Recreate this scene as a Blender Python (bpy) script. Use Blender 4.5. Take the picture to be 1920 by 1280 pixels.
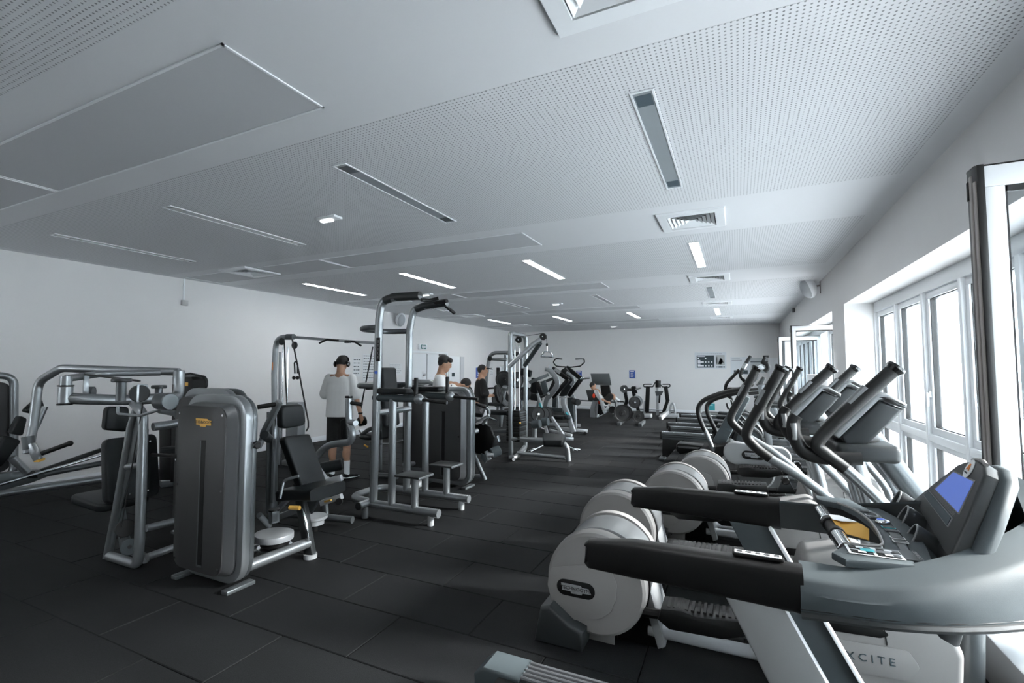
import bpy, bmesh, math, random
from mathutils import Vector, Matrix
random.seed(7)
for o in list(bpy.data.objects): bpy.data.objects.remove(o)
S = bpy.context.scene; COL = S.collection
# ---------------------------------------------------------------- camera, sky, light, exposure
cam = bpy.data.cameras.new('camera'); camo = bpy.data.objects.new('camera', cam); COL.objects.link(camo)
camo.location = (0, 0, 1.6); camo.rotation_euler = (math.radians(93.2), 0, math.radians(25.25))
cam.sensor_width = 36; cam.lens = 36*893/1920; cam.clip_start = .05; cam.clip_end = 200
S.camera = camo
W = bpy.data.worlds.new('sky'); S.world = W; W.use_nodes = True
bg = W.node_tree.nodes['Background']; bg.inputs[0].default_value = (.86, .94, 1, 1); bg.inputs[1].default_value = 13.0
sun = bpy.data.lights.new('low_sun', 'SUN'); sun.energy = 36; sun.angle = math.radians(11); sun.color = (1, .98, .95)
suno = bpy.data.objects.new('low_sun', sun); COL.objects.link(suno)
suno.rotation_euler = Vector((-1, -.25, -.46)).to_track_quat('-Z', 'Y').to_euler()
S.view_settings.view_transform = 'Standard'; S.view_settings.look = 'None'
S.view_settings.exposure = 0.3; S.view_settings.gamma = 1; S.view_settings.use_curve_mapping = False
LAMP = 31.          # strength of the lit ceiling strips
# ---------------------------------------------------------------- materials
def mat(name, col, rough=.5, metal=0., noise=0, nscale=200, bump=0, coat=0, emit=0, spec=.5):
    m = bpy.data.materials.new(name); m.use_nodes = True; nt = m.node_tree; b = nt.nodes['Principled BSDF']
    if isinstance(col, (int, float)): col = (col, col, col)
    b.inputs['Base Color'].default_value = (*col, 1); b.inputs['Roughness'].default_value = rough
    b.inputs['Metallic'].default_value = metal; b.inputs['Coat Weight'].default_value = coat
    b.inputs['Specular IOR Level'].default_value = spec
    if emit: b.inputs['Emission Color'].default_value = (*col, 1); b.inputs['Emission Strength'].default_value = emit
    if noise or bump:
        tc = nt.nodes.new('ShaderNodeTexCoord'); n = nt.nodes.new('ShaderNodeTexNoise'); n.inputs['Scale'].default_value = nscale
        n.inputs['Detail'].default_value = 3; nt.links.new(tc.outputs['Object'], n.inputs['Vector'])
        if noise:
            r = nt.nodes.new('ShaderNodeMapRange'); r.inputs['To Min'].default_value = 1-noise; r.inputs['To Max'].default_value = 1+noise
            mx = nt.nodes.new('ShaderNodeVectorMath'); mx.operation = 'SCALE'; mx.inputs[0].default_value = col
            nt.links.new(n.outputs['Fac'], r.inputs['Value']); nt.links.new(r.outputs[0], mx.inputs['Scale']); nt.links.new(mx.outputs[0], b.inputs['Base Color'])
        if bump:
            bp = nt.nodes.new('ShaderNodeBump'); bp.inputs['Strength'].default_value = bump; bp.inputs['Distance'].default_value = .002
            nt.links.new(n.outputs['Fac'], bp.inputs['Height']); nt.links.new(bp.outputs[0], b.inputs['Normal'])
    return m
M = {}
M['wall'] = mat('wall_paint', (.77, .76, .755), .7, noise=.015, nscale=3, bump=.05)
M['ceil'] = mat('ceiling_paint', (.73, .74, .76), .8, noise=.01, nscale=2)
M['panel'] = mat('radiant_panel_paint', (.57, .58, .60), .7)
M['trim'] = mat('white_lacquer', (.84, .86, .88), .35)
M['frame'] = mat('white_window_profile', (.86, .88, .90), .3)
M['gasket'] = mat('black_gasket', .012, .5)
M['alu'] = mat('aluminium_edge', (.36, .33, .31), .6, .0)
M['silver'] = mat('silver_powder_coat', (.27, .285, .295), .33, .7, noise=.06, nscale=400, coat=.25)
M['silverd'] = mat('grey_powder_coat', (.10, .11, .115), .36, .5, noise=.06, nscale=400, coat=.2)
M['white_m'] = mat('pale_grey_coat', (.42, .43, .44), .35, .25, coat=.2)
M['chrome'] = mat('chrome', (.8, .82, .84), .12, 1.)
M['plate'] = mat('tower_cover_charcoal', (.038, .038, .039), .45, .1, noise=.25, nscale=500, bump=.1)
M['black'] = mat('black_plastic', .0035, .42, spec=.35, bump=.05, nscale=600)
M['blackg'] = mat('black_gloss_plastic', .009, .18, coat=.4)
M['rubber'] = mat('black_rubber_grip', .005, .5, spec=.4, bump=.2, nscale=500)
M['pad'] = mat('charcoal_upholstery', (.009, .011, .012), .42, spec=.22, bump=.12, nscale=700)
M['iron'] = mat('cast_iron_plate', .006, .5, .2, bump=.15, nscale=120)
M['cable'] = mat('black_cable', .01, .5)
M['grey_p'] = mat('warm_grey_plastic', (.19, .183, .178), .5, noise=.04, nscale=700, bump=.08)
M['grey_d'] = mat('graphite_plastic', (.018, .021, .022), .45, noise=.08, nscale=600, bump=.08)
M['grey_m'] = mat('mid_grey_plastic', (.050, .062, .067), .58, spec=.3, noise=.06, nscale=600, bump=.08)
M['grey_l'] = mat('light_grey_plastic', (.22, .225, .23), .4, noise=.04, nscale=600)
M['steelpanel'] = mat('brushed_panel', (.15, .155, .16), .38, .6)
M['yellow'] = mat('yellow_print', (.75, .42, .08), .5)
M['orange'] = mat('orange_print', (.8, .25, .04), .5)
M['teal'] = mat('teal_label', (.05, .38, .42), .5)
M['blue'] = mat('blue_sign', (.04, .10, .40), .5)
M['paper'] = mat('paper', (.78, .79, .80), .8)
M['ink'] = mat('dark_print', (.035, .055, .065), .6)
M['white'] = mat('white_print', (.8, .82, .84), .5)
M['red'] = mat('red_fabric', (.75, .05, .01), .8)
M['skin'] = mat('skin', (.40, .22, .14), .55, noise=.08, nscale=60)
M['hair'] = mat('dark_hair', (.012, .010, .010), .7, noise=.4, nscale=150, bump=.6)
M['tee'] = mat('white_cotton', (.68, .68, .67), .9, noise=.06, nscale=8, bump=.25)
M['blackc'] = mat('black_cotton', .012, .9, bump=.3, nscale=40)
M['greyc'] = mat('white_shorts_cotton', (.62, .62, .63), .9, bump=.3, nscale=30)
M['screen'] = mat('blue_screen', (.075, .13, .42), .3, emit=.65)
M['light_on'] = mat('lit_diffuser', (.95, .98, 1.), .5, emit=LAMP)
M['emer'] = mat('emergency_diffuser', (.95, .98, 1.), .5, emit=2.2)
M['light_off'] = mat('unlit_diffuser', (.33, .36, .38), .25, coat=.3)
M['glassoff'] = mat('tinted_plastic', (.10, .13, .15), .15, coat=.5)

def floor_mat(name, base):
    m = mat(name, base, .52); nt = m.node_tree; b = nt.nodes['Principled BSDF']
    tc = nt.nodes.new('ShaderNodeTexCoord'); geo = nt.nodes.new('ShaderNodeNewGeometry')
    n = nt.nodes.new('ShaderNodeTexNoise'); n.inputs['Scale'].default_value = 260; n.inputs['Detail'].default_value = 4
    nt.links.new(geo.outputs['Position'], n.inputs['Vector'])
    n2 = nt.nodes.new('ShaderNodeTexNoise'); n2.inputs['Scale'].default_value = 2.2; nt.links.new(geo.outputs['Position'], n2.inputs['Vector'])
    r = nt.nodes.new('ShaderNodeMapRange'); r.inputs['From Min'].default_value = .3; r.inputs['From Max'].default_value = .75
    r.inputs['To Min'].default_value = .6; r.inputs['To Max'].default_value = 1.7
    r2 = nt.nodes.new('ShaderNodeMapRange'); r2.inputs['To Min'].default_value = .8; r2.inputs['To Max'].default_value = 1.2
    mu = nt.nodes.new('ShaderNodeMath'); mu.operation = 'MULTIPLY'; sc = nt.nodes.new('ShaderNodeVectorMath'); sc.operation = 'SCALE'; sc.inputs[0].default_value = base
    nt.links.new(n.outputs['Fac'], r.inputs['Value']); nt.links.new(n2.outputs['Fac'], r2.inputs['Value'])
    nt.links.new(r.outputs[0], mu.inputs[0]); nt.links.new(r2.outputs[0], mu.inputs[1]); nt.links.new(mu.outputs[0], sc.inputs['Scale']); nt.links.new(sc.outputs[0], b.inputs['Base Color'])
    bp = nt.nodes.new('ShaderNodeBump'); bp.inputs['Strength'].default_value = .5; bp.inputs['Distance'].default_value = .002
    nt.links.new(n.outputs['Fac'], bp.inputs['Height']); nt.links.new(bp.outputs[0], b.inputs['Normal'])
    return m
M['tile'] = floor_mat('rubber_floor_tile', (.0130, .0137, .0143)); _b = M['tile'].node_tree.nodes['Principled BSDF']; _b.inputs['Roughness'].default_value = .55; _b.inputs['Specular IOR Level'].default_value = .04
M['under'] = mat('floor_underlay', .006, .8)

def perf_mat():
    m = mat('perforated_plasterboard', (.74, .76, .79), .8); nt = m.node_tree; b = nt.nodes['Principled BSDF']; L = nt.links.new
    geo = nt.nodes.new('ShaderNodeNewGeometry'); sp = nt.nodes.new('ShaderNodeSeparateXYZ'); L(geo.outputs['Position'], sp.inputs[0])
    ds = []
    for k in (0, 1):
        d = nt.nodes.new('ShaderNodeMath'); d.operation = 'DIVIDE'; d.inputs[1].default_value = .025; L(sp.outputs[k], d.inputs[0])
        f = nt.nodes.new('ShaderNodeMath'); f.operation = 'FLOORED_MODULO'; f.inputs[1].default_value = 1.; L(d.outputs[0], f.inputs[0])
        s = nt.nodes.new('ShaderNodeMath'); s.operation = 'SUBTRACT'; s.inputs[1].default_value = .5; L(f.outputs[0], s.inputs[0]); ds.append(s)
    cb = nt.nodes.new('ShaderNodeCombineXYZ'); L(ds[0].outputs[0], cb.inputs[0]); L(ds[1].outputs[0], cb.inputs[1])
    ln = nt.nodes.new('ShaderNodeVectorMath'); ln.operation = 'LENGTH'; L(cb.outputs[0], ln.inputs[0])
    r = nt.nodes.new('ShaderNodeMapRange'); r.inputs['From Min'].default_value = .17; r.inputs['From Max'].default_value = .22; L(ln.outputs['Value'], r.inputs['Value'])
    mx = nt.nodes.new('ShaderNodeMix'); mx.data_type = 'RGBA'; L(r.outputs[0], mx.inputs[0]); mx.inputs[6].default_value = (.28, .29, .30, 1); mx.inputs[7].default_value = (.71, .72, .74, 1)
    L(mx.outputs[2], b.inputs['Base Color'])
    bp = nt.nodes.new('ShaderNodeBump'); bp.inputs['Strength'].default_value = .6; bp.inputs['Distance'].default_value = .006
    L(r.outputs[0], bp.inputs['Height']); L(bp.outputs[0], b.inputs['Normal'])
    return m
M['perf'] = perf_mat()
def glass_mat(name='window_glass', tint=(.93, .95, .96), gl=.05):
    m = bpy.data.materials.new(name); m.use_nodes = True; nt = m.node_tree; nt.nodes.clear()
    o = nt.nodes.new('ShaderNodeOutputMaterial'); mix = nt.nodes.new('ShaderNodeMixShader'); t = nt.nodes.new('ShaderNodeBsdfTransparent'); g = nt.nodes.new('ShaderNodeBsdfGlossy')
    t.inputs[0].default_value = (*tint, 1); g.inputs['Roughness'].default_value = .02
    fr = nt.nodes.new('ShaderNodeFresnel'); fr.inputs[0].default_value = 1.35
    gg = nt.nodes.new('ShaderNodeNewGeometry'); iv = nt.nodes.new('ShaderNodeMath'); iv.operation = 'SUBTRACT'; iv.inputs[0].default_value = 1; iv.use_clamp = True
    nt.links.new(gg.outputs['Backfacing'], iv.inputs[1]); ml = nt.nodes.new('ShaderNodeMath'); ml.operation = 'MULTIPLY'; nt.links.new(fr.outputs[0], ml.inputs[0]); nt.links.new(iv.outputs[0], ml.inputs[1]); nt.links.new(ml.outputs[0], mix.inputs[0]); nt.links.new(t.outputs[0], mix.inputs[1]); nt.links.new(g.outputs[0], mix.inputs[2]); nt.links.new(mix.outputs[0], o.inputs[0])
    return m
M['glass'] = glass_mat()
def facade_mat():
    m = mat('perforated_facade_sheet', (.62, .66, .68), .5); nt = m.node_tree; b = nt.nodes['Principled BSDF']; L = nt.links.new
    geo = nt.nodes.new('ShaderNodeNewGeometry'); mp = nt.nodes.new('ShaderNodeMapping'); mp.inputs['Rotation'].default_value = (math.radians(45), 0, 0); L(geo.outputs['Position'], mp.inputs['Vector'])
    mp.inputs['Scale'].default_value = (0, 9, 20)
    v = nt.nodes.new('ShaderNodeTexVoronoi'); v.inputs['Scale'].default_value = 1.0; v.inputs['Randomness'].default_value = .25; L(mp.outputs[0], v.inputs['Vector'])
    r = nt.nodes.new('ShaderNodeMapRange'); r.inputs['From Min'].default_value = .22; r.inputs['From Max'].default_value = .30; L(v.outputs['Distance'], r.inputs['Value'])
    mx = nt.nodes.new('ShaderNodeMix'); mx.data_type = 'RGBA'; L(r.outputs[0], mx.inputs[0]); mx.inputs[6].default_value = (.34, .37, .39, 1); mx.inputs[7].default_value = (.62, .66, .68, 1); L(mx.outputs[2], b.inputs['Base Color'])
    o = [n_ for n_ in nt.nodes if n_.type == 'OUTPUT_MATERIAL'][0]; tr = nt.nodes.new('ShaderNodeBsdfTransparent'); ms = nt.nodes.new('ShaderNodeMixShader')
    q = nt.nodes.new('ShaderNodeMapRange'); q.inputs['To Min'].default_value = .05; q.inputs['To Max'].default_value = .22
    L(r.outputs[0], q.inputs['Value']); L(q.outputs[0], ms.inputs[0]); L(tr.outputs[0], ms.inputs[1]); L(b.outputs[0], ms.inputs[2]); L(ms.outputs[0], o.inputs[0])
    b.inputs['Transmission Weight'].default_value = 0
    return m
M['facade'] = facade_mat()

# ---------------------------------------------------------------- mesh helpers
V = Vector
def fillet(pts, rad, seg=6, closed=False):
    pts = [V(p) for p in pts]; n = len(pts)
    if not rad: return pts
    out = []
    for i, p in enumerate(pts):
        if not closed and i in (0, n-1): out.append(p); continue
        r = rad[i] if isinstance(rad, (list, tuple)) else rad
        a = pts[i-1]-p; b = pts[(i+1) % n]-p; la, lb = a.length, b.length
        if r <= 0 or la < 1e-6 or lb < 1e-6: out.append(p); continue
        a /= la; b /= lb; ang = a.angle(b)
        if ang > 3.1: out.append(p); continue
        d = min(r/math.tan(ang/2), la*.49, lb*.49); A = p+a*d; B = p+b*d
        for k in range(seg+1):
            t = k/seg; out.append(A*(1-t)**2+p*2*t*(1-t)+B*t*t)
    return out
def spline(pts, seg=6):
    P = [V(p) for p in pts]; out = []
    for i in range(len(P)-1):
        p0 = P[max(i-1, 0)]; p1 = P[i]; p2 = P[i+1]; p3 = P[min(i+2, len(P)-1)]
        for k in range(seg):
            t = k/seg; out.append(.5*((2*p1)+(p2-p0)*t+(2*p0-5*p1+4*p2-p3)*t*t+(3*p1-p0-3*p2+p3)*t**3))
    out.append(P[-1]); return out
class MB:
    def __init__(s): s.v = []; s.f = []
    def add(s, v, f):
        o = len(s.v); s.v += [V(p) for p in v]; s.f += [tuple(i+o for i in q) for q in f]; return s
    def bm(s, b):
        b.verts.index_update(); s.add([v.co.copy() for v in b.verts], [[v.index for v in f.verts] for f in b.faces]); b.free(); return s
    def tube(s, path, r, n=12, fil=0, closed=False, cap=True, sq=None, seg=6):
        P = fillet(path, fil, seg, closed); N = len(P); R = r if isinstance(r, (list, tuple)) else None
        if R: # radius per input fraction
            tot = [0]
            for i in range(1, N): tot.append(tot[-1]+(P[i]-P[i-1]).length)
            RR = []
            for t in tot:
                u = t/max(tot[-1], 1e-9)*(len(R)-1); i = min(int(u), len(R)-2); RR.append(R[i]+(R[i+1]-R[i])*(u-i))
        else: RR = [r]*N
        up = None; vs = []; fs = []
        for i, p in enumerate(P):
            if closed: t = (P[(i+1) % N]-P[i-1])
            else: t = (P[min(i+1, N-1)]-P[max(i-1, 0)])
            t.normalize()
            if up is None:
                up = V((0, 0, 1)) if abs(t.z) < .9 else V((1, 0, 0))
            up = (up-t*up.dot(t)); up.normalize(); sd = t.cross(up)
            for k in range(n):
                if sq:
                    a = 2*math.pi*(k+.5)/n; c, q = math.cos(a), math.sin(a); e = .35
                    x = math.copysign(abs(c)**e, c)*sq[0]; y = math.copysign(abs(q)**e, q)*sq[1]; vs.append(p+sd*x+up*y)
                else:
                    a = 2*math.pi*k/n; vs.append(p+(sd*math.cos(a)+up*math.sin(a))*RR[i])
        for i in range(N if closed else N-1):
            j = (i+1) % N
            for k in range(n): fs.append((i*n+k, i*n+(k+1) % n, j*n+(k+1) % n, j*n+k))
        if cap and not closed:
            fs.append(tuple(range(n))[::-1]); fs.append(tuple((N-1)*n+k for k in range(n)))
        return s.add(vs, fs)
    def cyl(s, a, b, r, r2=None, n=20, bev=0):
        a, b = V(a), V(b); r2 = r if r2 is None else r2
        if bev:
            d = (b-a).normalized()*bev
            return s.rings([(a, r-bev), (a+d, r), (b-d, r2), (b, r2-bev)], n)
        return s.rings([(a, r), (b, r2)], n)
    def rings(s, rs, n=20):
        rs = [(V(a), r) for a, r in rs]; ax = (rs[-1][0]-rs[0][0])
        if ax.length < 1e-9: ax = V((0, 0, 1))
        ax.normalize(); u = V((0, 0, 1)) if abs(ax.z) < .9 else V((1, 0, 0)); u = (u-ax*u.dot(ax)).normalized(); w = ax.cross(u)
        vs = []; fs = []
        for c, r in rs:
            for k in range(n):
                t = 2*math.pi*k/n; vs.append(c+(u*math.cos(t)+w*math.sin(t))*r)
        for i in range(len(rs)-1):
            for k in range(n): fs.append((i*n+k, i*n+(k+1) % n, (i+1)*n+(k+1) % n, (i+1)*n+k))
        fs.append(tuple(range(n))[::-1]); fs.append(tuple((len(rs)-1)*n+k for k in range(n)))
        return s.add(vs, fs)
    def box(s, c, sz, bev=0, rot=None, seg=2):
        b = bmesh.new(); bmesh.ops.create_cube(b, size=1); bmesh.ops.scale(b, vec=sz, verts=b.verts)
        if bev: bmesh.ops.bevel(b, geom=b.edges[:], offset=min(bev, min(sz)*.49), segments=seg, profile=.5, affect='EDGES')
        m = Matrix.Translation(c)
        if rot: m = m @ (rot if isinstance(rot, Matrix) else Matrix.Rotation(math.radians(rot[2]), 4, 'Z') @ Matrix.Rotation(math.radians(rot[1]), 4, 'Y') @ Matrix.Rotation(math.radians(rot[0]), 4, 'X'))
        bmesh.ops.transform(b, matrix=m, verts=b.verts); return s.bm(b)
    def bb(s, x0, x1, y0, y1, z0, z1, bev=0): return s.box(((x0+x1)/2, (y0+y1)/2, (z0+z1)/2), (x1-x0, y1-y0, z1-z0), bev)
    def beam(s, a, b, w, h, bev=.004, up=(0, 0, 1), seg=2):
        """box from a to b; w across, h along up"""
        a, b = V(a), V(b); d = b-a; L = d.length; d.normalize(); u = V(up); u = u-d*u.dot(d)
        if u.length < 1e-3: u = V((1, 0, 0)); u = u-d*u.dot(d)
        u.normalize(); w_ = u.cross(d); m = Matrix((( *d, 0), (*w_, 0), (*u, 0), (0, 0, 0, 1))).transposed()
        return s.box((a+b)/2, (L, w, h), bev, m, seg)
    def prism(s, poly, vec, bev=0, seg=2, rad=0, rseg=5):
        poly = fillet(poly, rad, rseg, True) if rad else [V(p) for p in poly]; vec = V(vec)
        b = bmesh.new(); vs = [b.verts.new(p) for p in poly]; f = b.faces.new(vs); n = len(vs)
        f.normal_update()
        ws = [b.verts.new(V(p)+vec) for p in poly]
        g = b.faces.new(ws[::-1])
        for i in range(n): b.faces.new((vs[(i+1) % n], vs[i], ws[i], ws[(i+1) % n]))
        bmesh.ops.recalc_face_normals(b, faces=b.faces[:])
        if bev:
            es = [e for e in b.edges if (e.verts[0] in vs and e.verts[1] in vs) or (e.verts[0] in ws and e.verts[1] in ws)]
            bmesh.ops.bevel(b, geom=es, offset=bev, segments=seg, profile=.5, affect='EDGES')
        return s.bm(b)
    def loft(s, secs, closed=True, cap=True):
        n = len(secs[0]); vs = [p for q in secs for p in q]; fs = []
        for i in range(len(secs)-1):
            for k in range(n if closed else n-1): fs.append((i*n+k, i*n+(k+1) % n, (i+1)*n+(k+1) % n, (i+1)*n+k))
        if cap and closed: fs.append(tuple(range(n))[::-1]); fs.append(tuple((len(secs)-1)*n+k for k in range(n)))
        return s.add(vs, fs)
    def ell(s, c, r, n=16, m=10, rot=None):
        vs = []; R = rot or Matrix.Identity(3)
        for i in range(1, m):
            th = math.pi*i/m
            for k in range(n):
                a = 2*math.pi*k/n; vs.append(V(c)+R @ V((r[0]*math.sin(th)*math.cos(a), r[1]*math.sin(th)*math.sin(a), r[2]*math.cos(th))))
        fs = []
        for i in range(m-2):
            for k in range(n): fs.append((i*n+k, (i+1)*n+k, (i+1)*n+(k+1) % n, i*n+(k+1) % n))
        t = len(vs); vs += [V(c)+R @ V((0, 0, r[2])), V(c)-R @ V((0, 0, r[2]))]
        for k in range(n): fs.append((t, k, (k+1) % n)); fs.append((t+1, (m-2)*n+(k+1) % n, (m-2)*n+k))
        return s.add(vs, fs)
def worldloc(o):
    p = V((0, 0, 0))
    while o: p += o.location; o = o.parent
    return p
def obj(name, mb, m, parent=None, label=None, kind=None, cat=None, group=None, base=None, sub=0, ang=35, smooth=True):
    off = worldloc(parent) if parent else V(base or (0, 0, 0))
    me = bpy.data.meshes.new(name); me.from_pydata([tuple(p-off) for p in mb.v], [], mb.f); me.update()
    me.materials.append(M[m] if isinstance(m, str) else m)
    if smooth:
        me.shade_smooth(); me.set_sharp_from_angle(angle=math.radians(ang))
    o = bpy.data.objects.new(name, me); COL.objects.link(o)
    if parent: o.parent = parent
    else: o.location = off
    if sub:
        q = o.modifiers.new('subdivision', 'SUBSURF'); q.levels = sub; q.render_levels = sub
    for k, v in (('label', label), ('kind', kind), ('category', cat), ('group', group)):
        if v: o[k] = v
    return o
def thing(name, label, cat, loc, group=None):
    o = bpy.data.objects.new(name, None); COL.objects.link(o); o.location = loc; o.empty_display_size = .1
    o['label'] = label; o['category'] = cat
    if group: o['group'] = group
    return o
def dup(o, loc=None, label=None, parent=None, group=None, rz=None):
    c = o.copy(); COL.objects.link(c)
    if parent: c.parent = parent
    if loc: c.location = loc
    if rz is not None: c.rotation_euler = (0, 0, rz)
    if label: c['label'] = label
    if group: c['group'] = group
    for ch in list(o.children): dup(ch, parent=c)
    return c
def text(name, body, size, mw, m, parent, label=None, align='CENTER', depth=.001, kind=None):
    """flat lettering; mw places it (text lies in its local XY plane)"""
    cu = bpy.data.curves.new(name, 'FONT'); cu.body = body; cu.size = size; cu.align_x = align; cu.align_y = 'CENTER'; cu.extrude = depth; cu.resolution_u = 2
    t = bpy.data.objects.new('tmp', cu); COL.objects.link(t); dg = bpy.context.evaluated_depsgraph_get(); me = bpy.data.meshes.new_from_object(t.evaluated_get(dg))
    bpy.data.objects.remove(t); me.transform(mw); me.transform(Matrix.Translation(-worldloc(parent))); me.materials.clear(); me.materials.append(M[m])
    o = bpy.data.objects.new(name, me); COL.objects.link(o); o.parent = parent
    if label: o['label'] = label
    return o
def face_m(c, right, up):
    r = V(right).normalized(); u = V(up); u = (u-r*u.dot(r)).normalized(); n = r.cross(u)
    return Matrix((( *r, 0), (*u, 0), (*n, 0), (0, 0, 0, 1))).transposed().copy() if False else Matrix.Translation(c) @ Matrix(((r.x, u.x, n.x, 0), (r.y, u.y, n.y, 0), (r.z, u.z, n.z, 0), (0, 0, 0, 1)))
# ================================================================ THE ROOM
XL, XR, YF, YB, H = -8.33, 1.33, 18.2, -3.2, 3.09
fl = obj('floor', MB().bb(XL-.2, XR+.75, YB, YF+.2, -.2, -.02), 'under', kind='structure')
# rubber tiles, 1 m x 0.477 m in running bond
tbm = MB().box((0, 0, 0), (.995, .472, .02), .004, seg=1)
tm = bpy.data.meshes.new('tile'); tm.from_pydata([tuple(p) for p in tbm.v], [], tbm.f); tm.materials.append(M['tile'])
row0 = 2.083; RP = .477; rest = MB(); cnt = 0
for j in range(-11, 34):
    y = row0+RP*(j+.5); sh = .5 if j % 2 == 0 else 0.
    for i in range(-9, 3):
        x = i+sh
        if x > 1.9 or x < -8.6: continue
        cam_d = (V((x, y, 0))-V((0, 0, 0))).length
        vis = y > .9 and y < 14.6 and (x/y > -2.4) and (x < .6)
        if vis and cnt < 298:
            o = bpy.data.objects.new('tile', tm); COL.objects.link(o); o.parent = fl
            o.location = (x, y, -.0098+random.uniform(-.0006, .0006)); o.rotation_euler = (random.uniform(-.0006, .0006), random.uniform(-.0006, .0006), 0); cnt += 1
        else:
            rest.bb(x-.498, x+.498, y-.2365, y+.2365, -.02, .0001+random.uniform(-.0006, .0003))
obj('tiles_beyond', rest, 'tile', fl, kind='stuff', smooth=False)
obj('wall_left', MB().bb(XL-.2, XL, YB, YF+.2, 0, H), 'wall', kind='structure')
obj('wall_far', MB().bb(XL, XR, YF, YF+.2, 0, H), 'wall', kind='structure')
obj('wall_back', MB().bb(XL-.2, -7.6, YB-.2, YB, 0, H).bb(-6.4, XR+.6, YB-.2, YB, 0, H).bb(-7.6, -6.4, YB-.2, YB, 0, 1.3).bb(-7.6, -6.4, YB-.2, YB, 2.1, H), 'wall', kind='structure')  # unseen opening added behind the camera, lets in sky for the left side
OP = [(.6, 7.72), (8.62, 16.6)]
w = MB(); T = .62; ztop = 2.465
segs = [(YB, OP[0][0]), (OP[0][1], OP[1][0]), (OP[1][1], YF+.2)]
for a, b in segs: w.bb(XR, XR+T, a, b, 0, H)
for a, b in OP: w.bb(XR, XR+T, a, b, ztop, H)
obj('wall_right', w, 'wall', kind='structure')
obj('baseboard_left', MB().bb(XL, XL+.012, YB, YF, 0, .11, .003), 'trim', kind='structure')
obj('baseboard_far', MB().bb(XL, XR, YF-.012, YF, 0, .11, .003), 'trim', kind='structure')
obj('trim_1', MB().bb(XR-.012, XR, OP[0][1], OP[1][0], 0, .11, .003), 'trim', kind='structure')
ce = obj('ceiling', MB().bb(XL-.2, XR+T, YB-.2, YF+.2, H, H+.15), 'ceil', kind='structure')
for k in range(-1, 5):
    y0 = 2.185+3.41*k; y1 = y0+2.32 if k != 0 else 4.49
    if k == -1: y0, y1 = -1.2, 1.10
    obj('perforated_panel', MB().bb(XL+.15, 1.165, max(y0, YB), min(y1, YF-.2), H-.0015, H+.01), 'perf', ce, smooth=False)
# shadow gap trim along the right wall
# flush radiant panels with thin frames
for k in range(0, 5):
    y0 = 1.335+3.37*k; y1 = y0+.60
    for (x0, x1) in ((-5.13, -2.1), (-8.15, -5.16)):
        p = obj('radiant_panel', MB().bb(x0+.012, x1-.012, y0+.012, y1-.012, H-.003, H+.004), 'panel', ce, smooth=False)
        fr = MB()
        for a in ((x0, x1, y0, y0+.013), (x0, x1, y1-.013, y1), (x0, x0+.013, y0, y1), (x1-.013, x1, y0, y1)): fr.bb(*a, H-.007, H+.004)
        obj('panel_frame', fr, 'trim', p, smooth=False)
# ------------------------------------------------ windows
def window(name, y0, y1, opened, n0):
    root = obj(name, MB().bb(1.66, 1.80, y0, y1, 2.335, 2.465, .004).bb(1.66, 1.80, y0, y1, -.02, .10, .004).bb(1.66, 1.80, y0, y1, .90, .97, .004), 'frame', kind='structure')
    n = round((y1-y0)/.93); w = (y1-y0)/n
    for i in range(n+1):
        y = y0+i*w; obj('mullion', MB().bb(1.655, 1.80, y-.03, y+.03, .1, 2.335, .004), 'frame', root)
    for i in range(n):
        a, b = y0+i*w+.03, y0+(i+1)*w-.03
        for (z0, z1, fw) in ((.10, .90, .055), (.97, 2.335, .065)):
            if z0 > .5 and i in opened: continue
            s_ = MB()
            for q in ((a, b, z0, z0+fw), (a, b, z1-fw, z1), (a, a+fw, z0+fw, z1-fw), (b-fw, b, z0+fw, z1-fw)): s_.bb(1.685, 1.76, *q, .003)
            c = obj('casement', s_, 'frame', root)
            g = MB(); e = .009; A, B, C, D = a+fw, b-fw, z0+fw, z1-fw
            for q in ((A, B, C, C+e), (A, B, D-e, D), (A, A+e, C+e, D-e), (B-e, B, C+e, D-e)): g.bb(1.70, 1.745, *q)
            obj('gasket', g, 'gasket', c, smooth=False)
            obj('pane', MB().bb(1.718, 1.726, A+e, B-e, C+e, D-e), 'glass', c, smooth=False)
            if z0 > .5 and i % 2: obj('window_handle', MB().box((1.675, b-.03, 1.35), (.02, .03, .06), .004).box((1.655, b-.03, 1.30), (.02, .022, .13), .006), 'frame', c)
    return root
window('window_1', OP[0][0], OP[0][1], (1,), 0)
window('window_2', OP[1][0], OP[1][1], (0, 3), 0)
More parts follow.
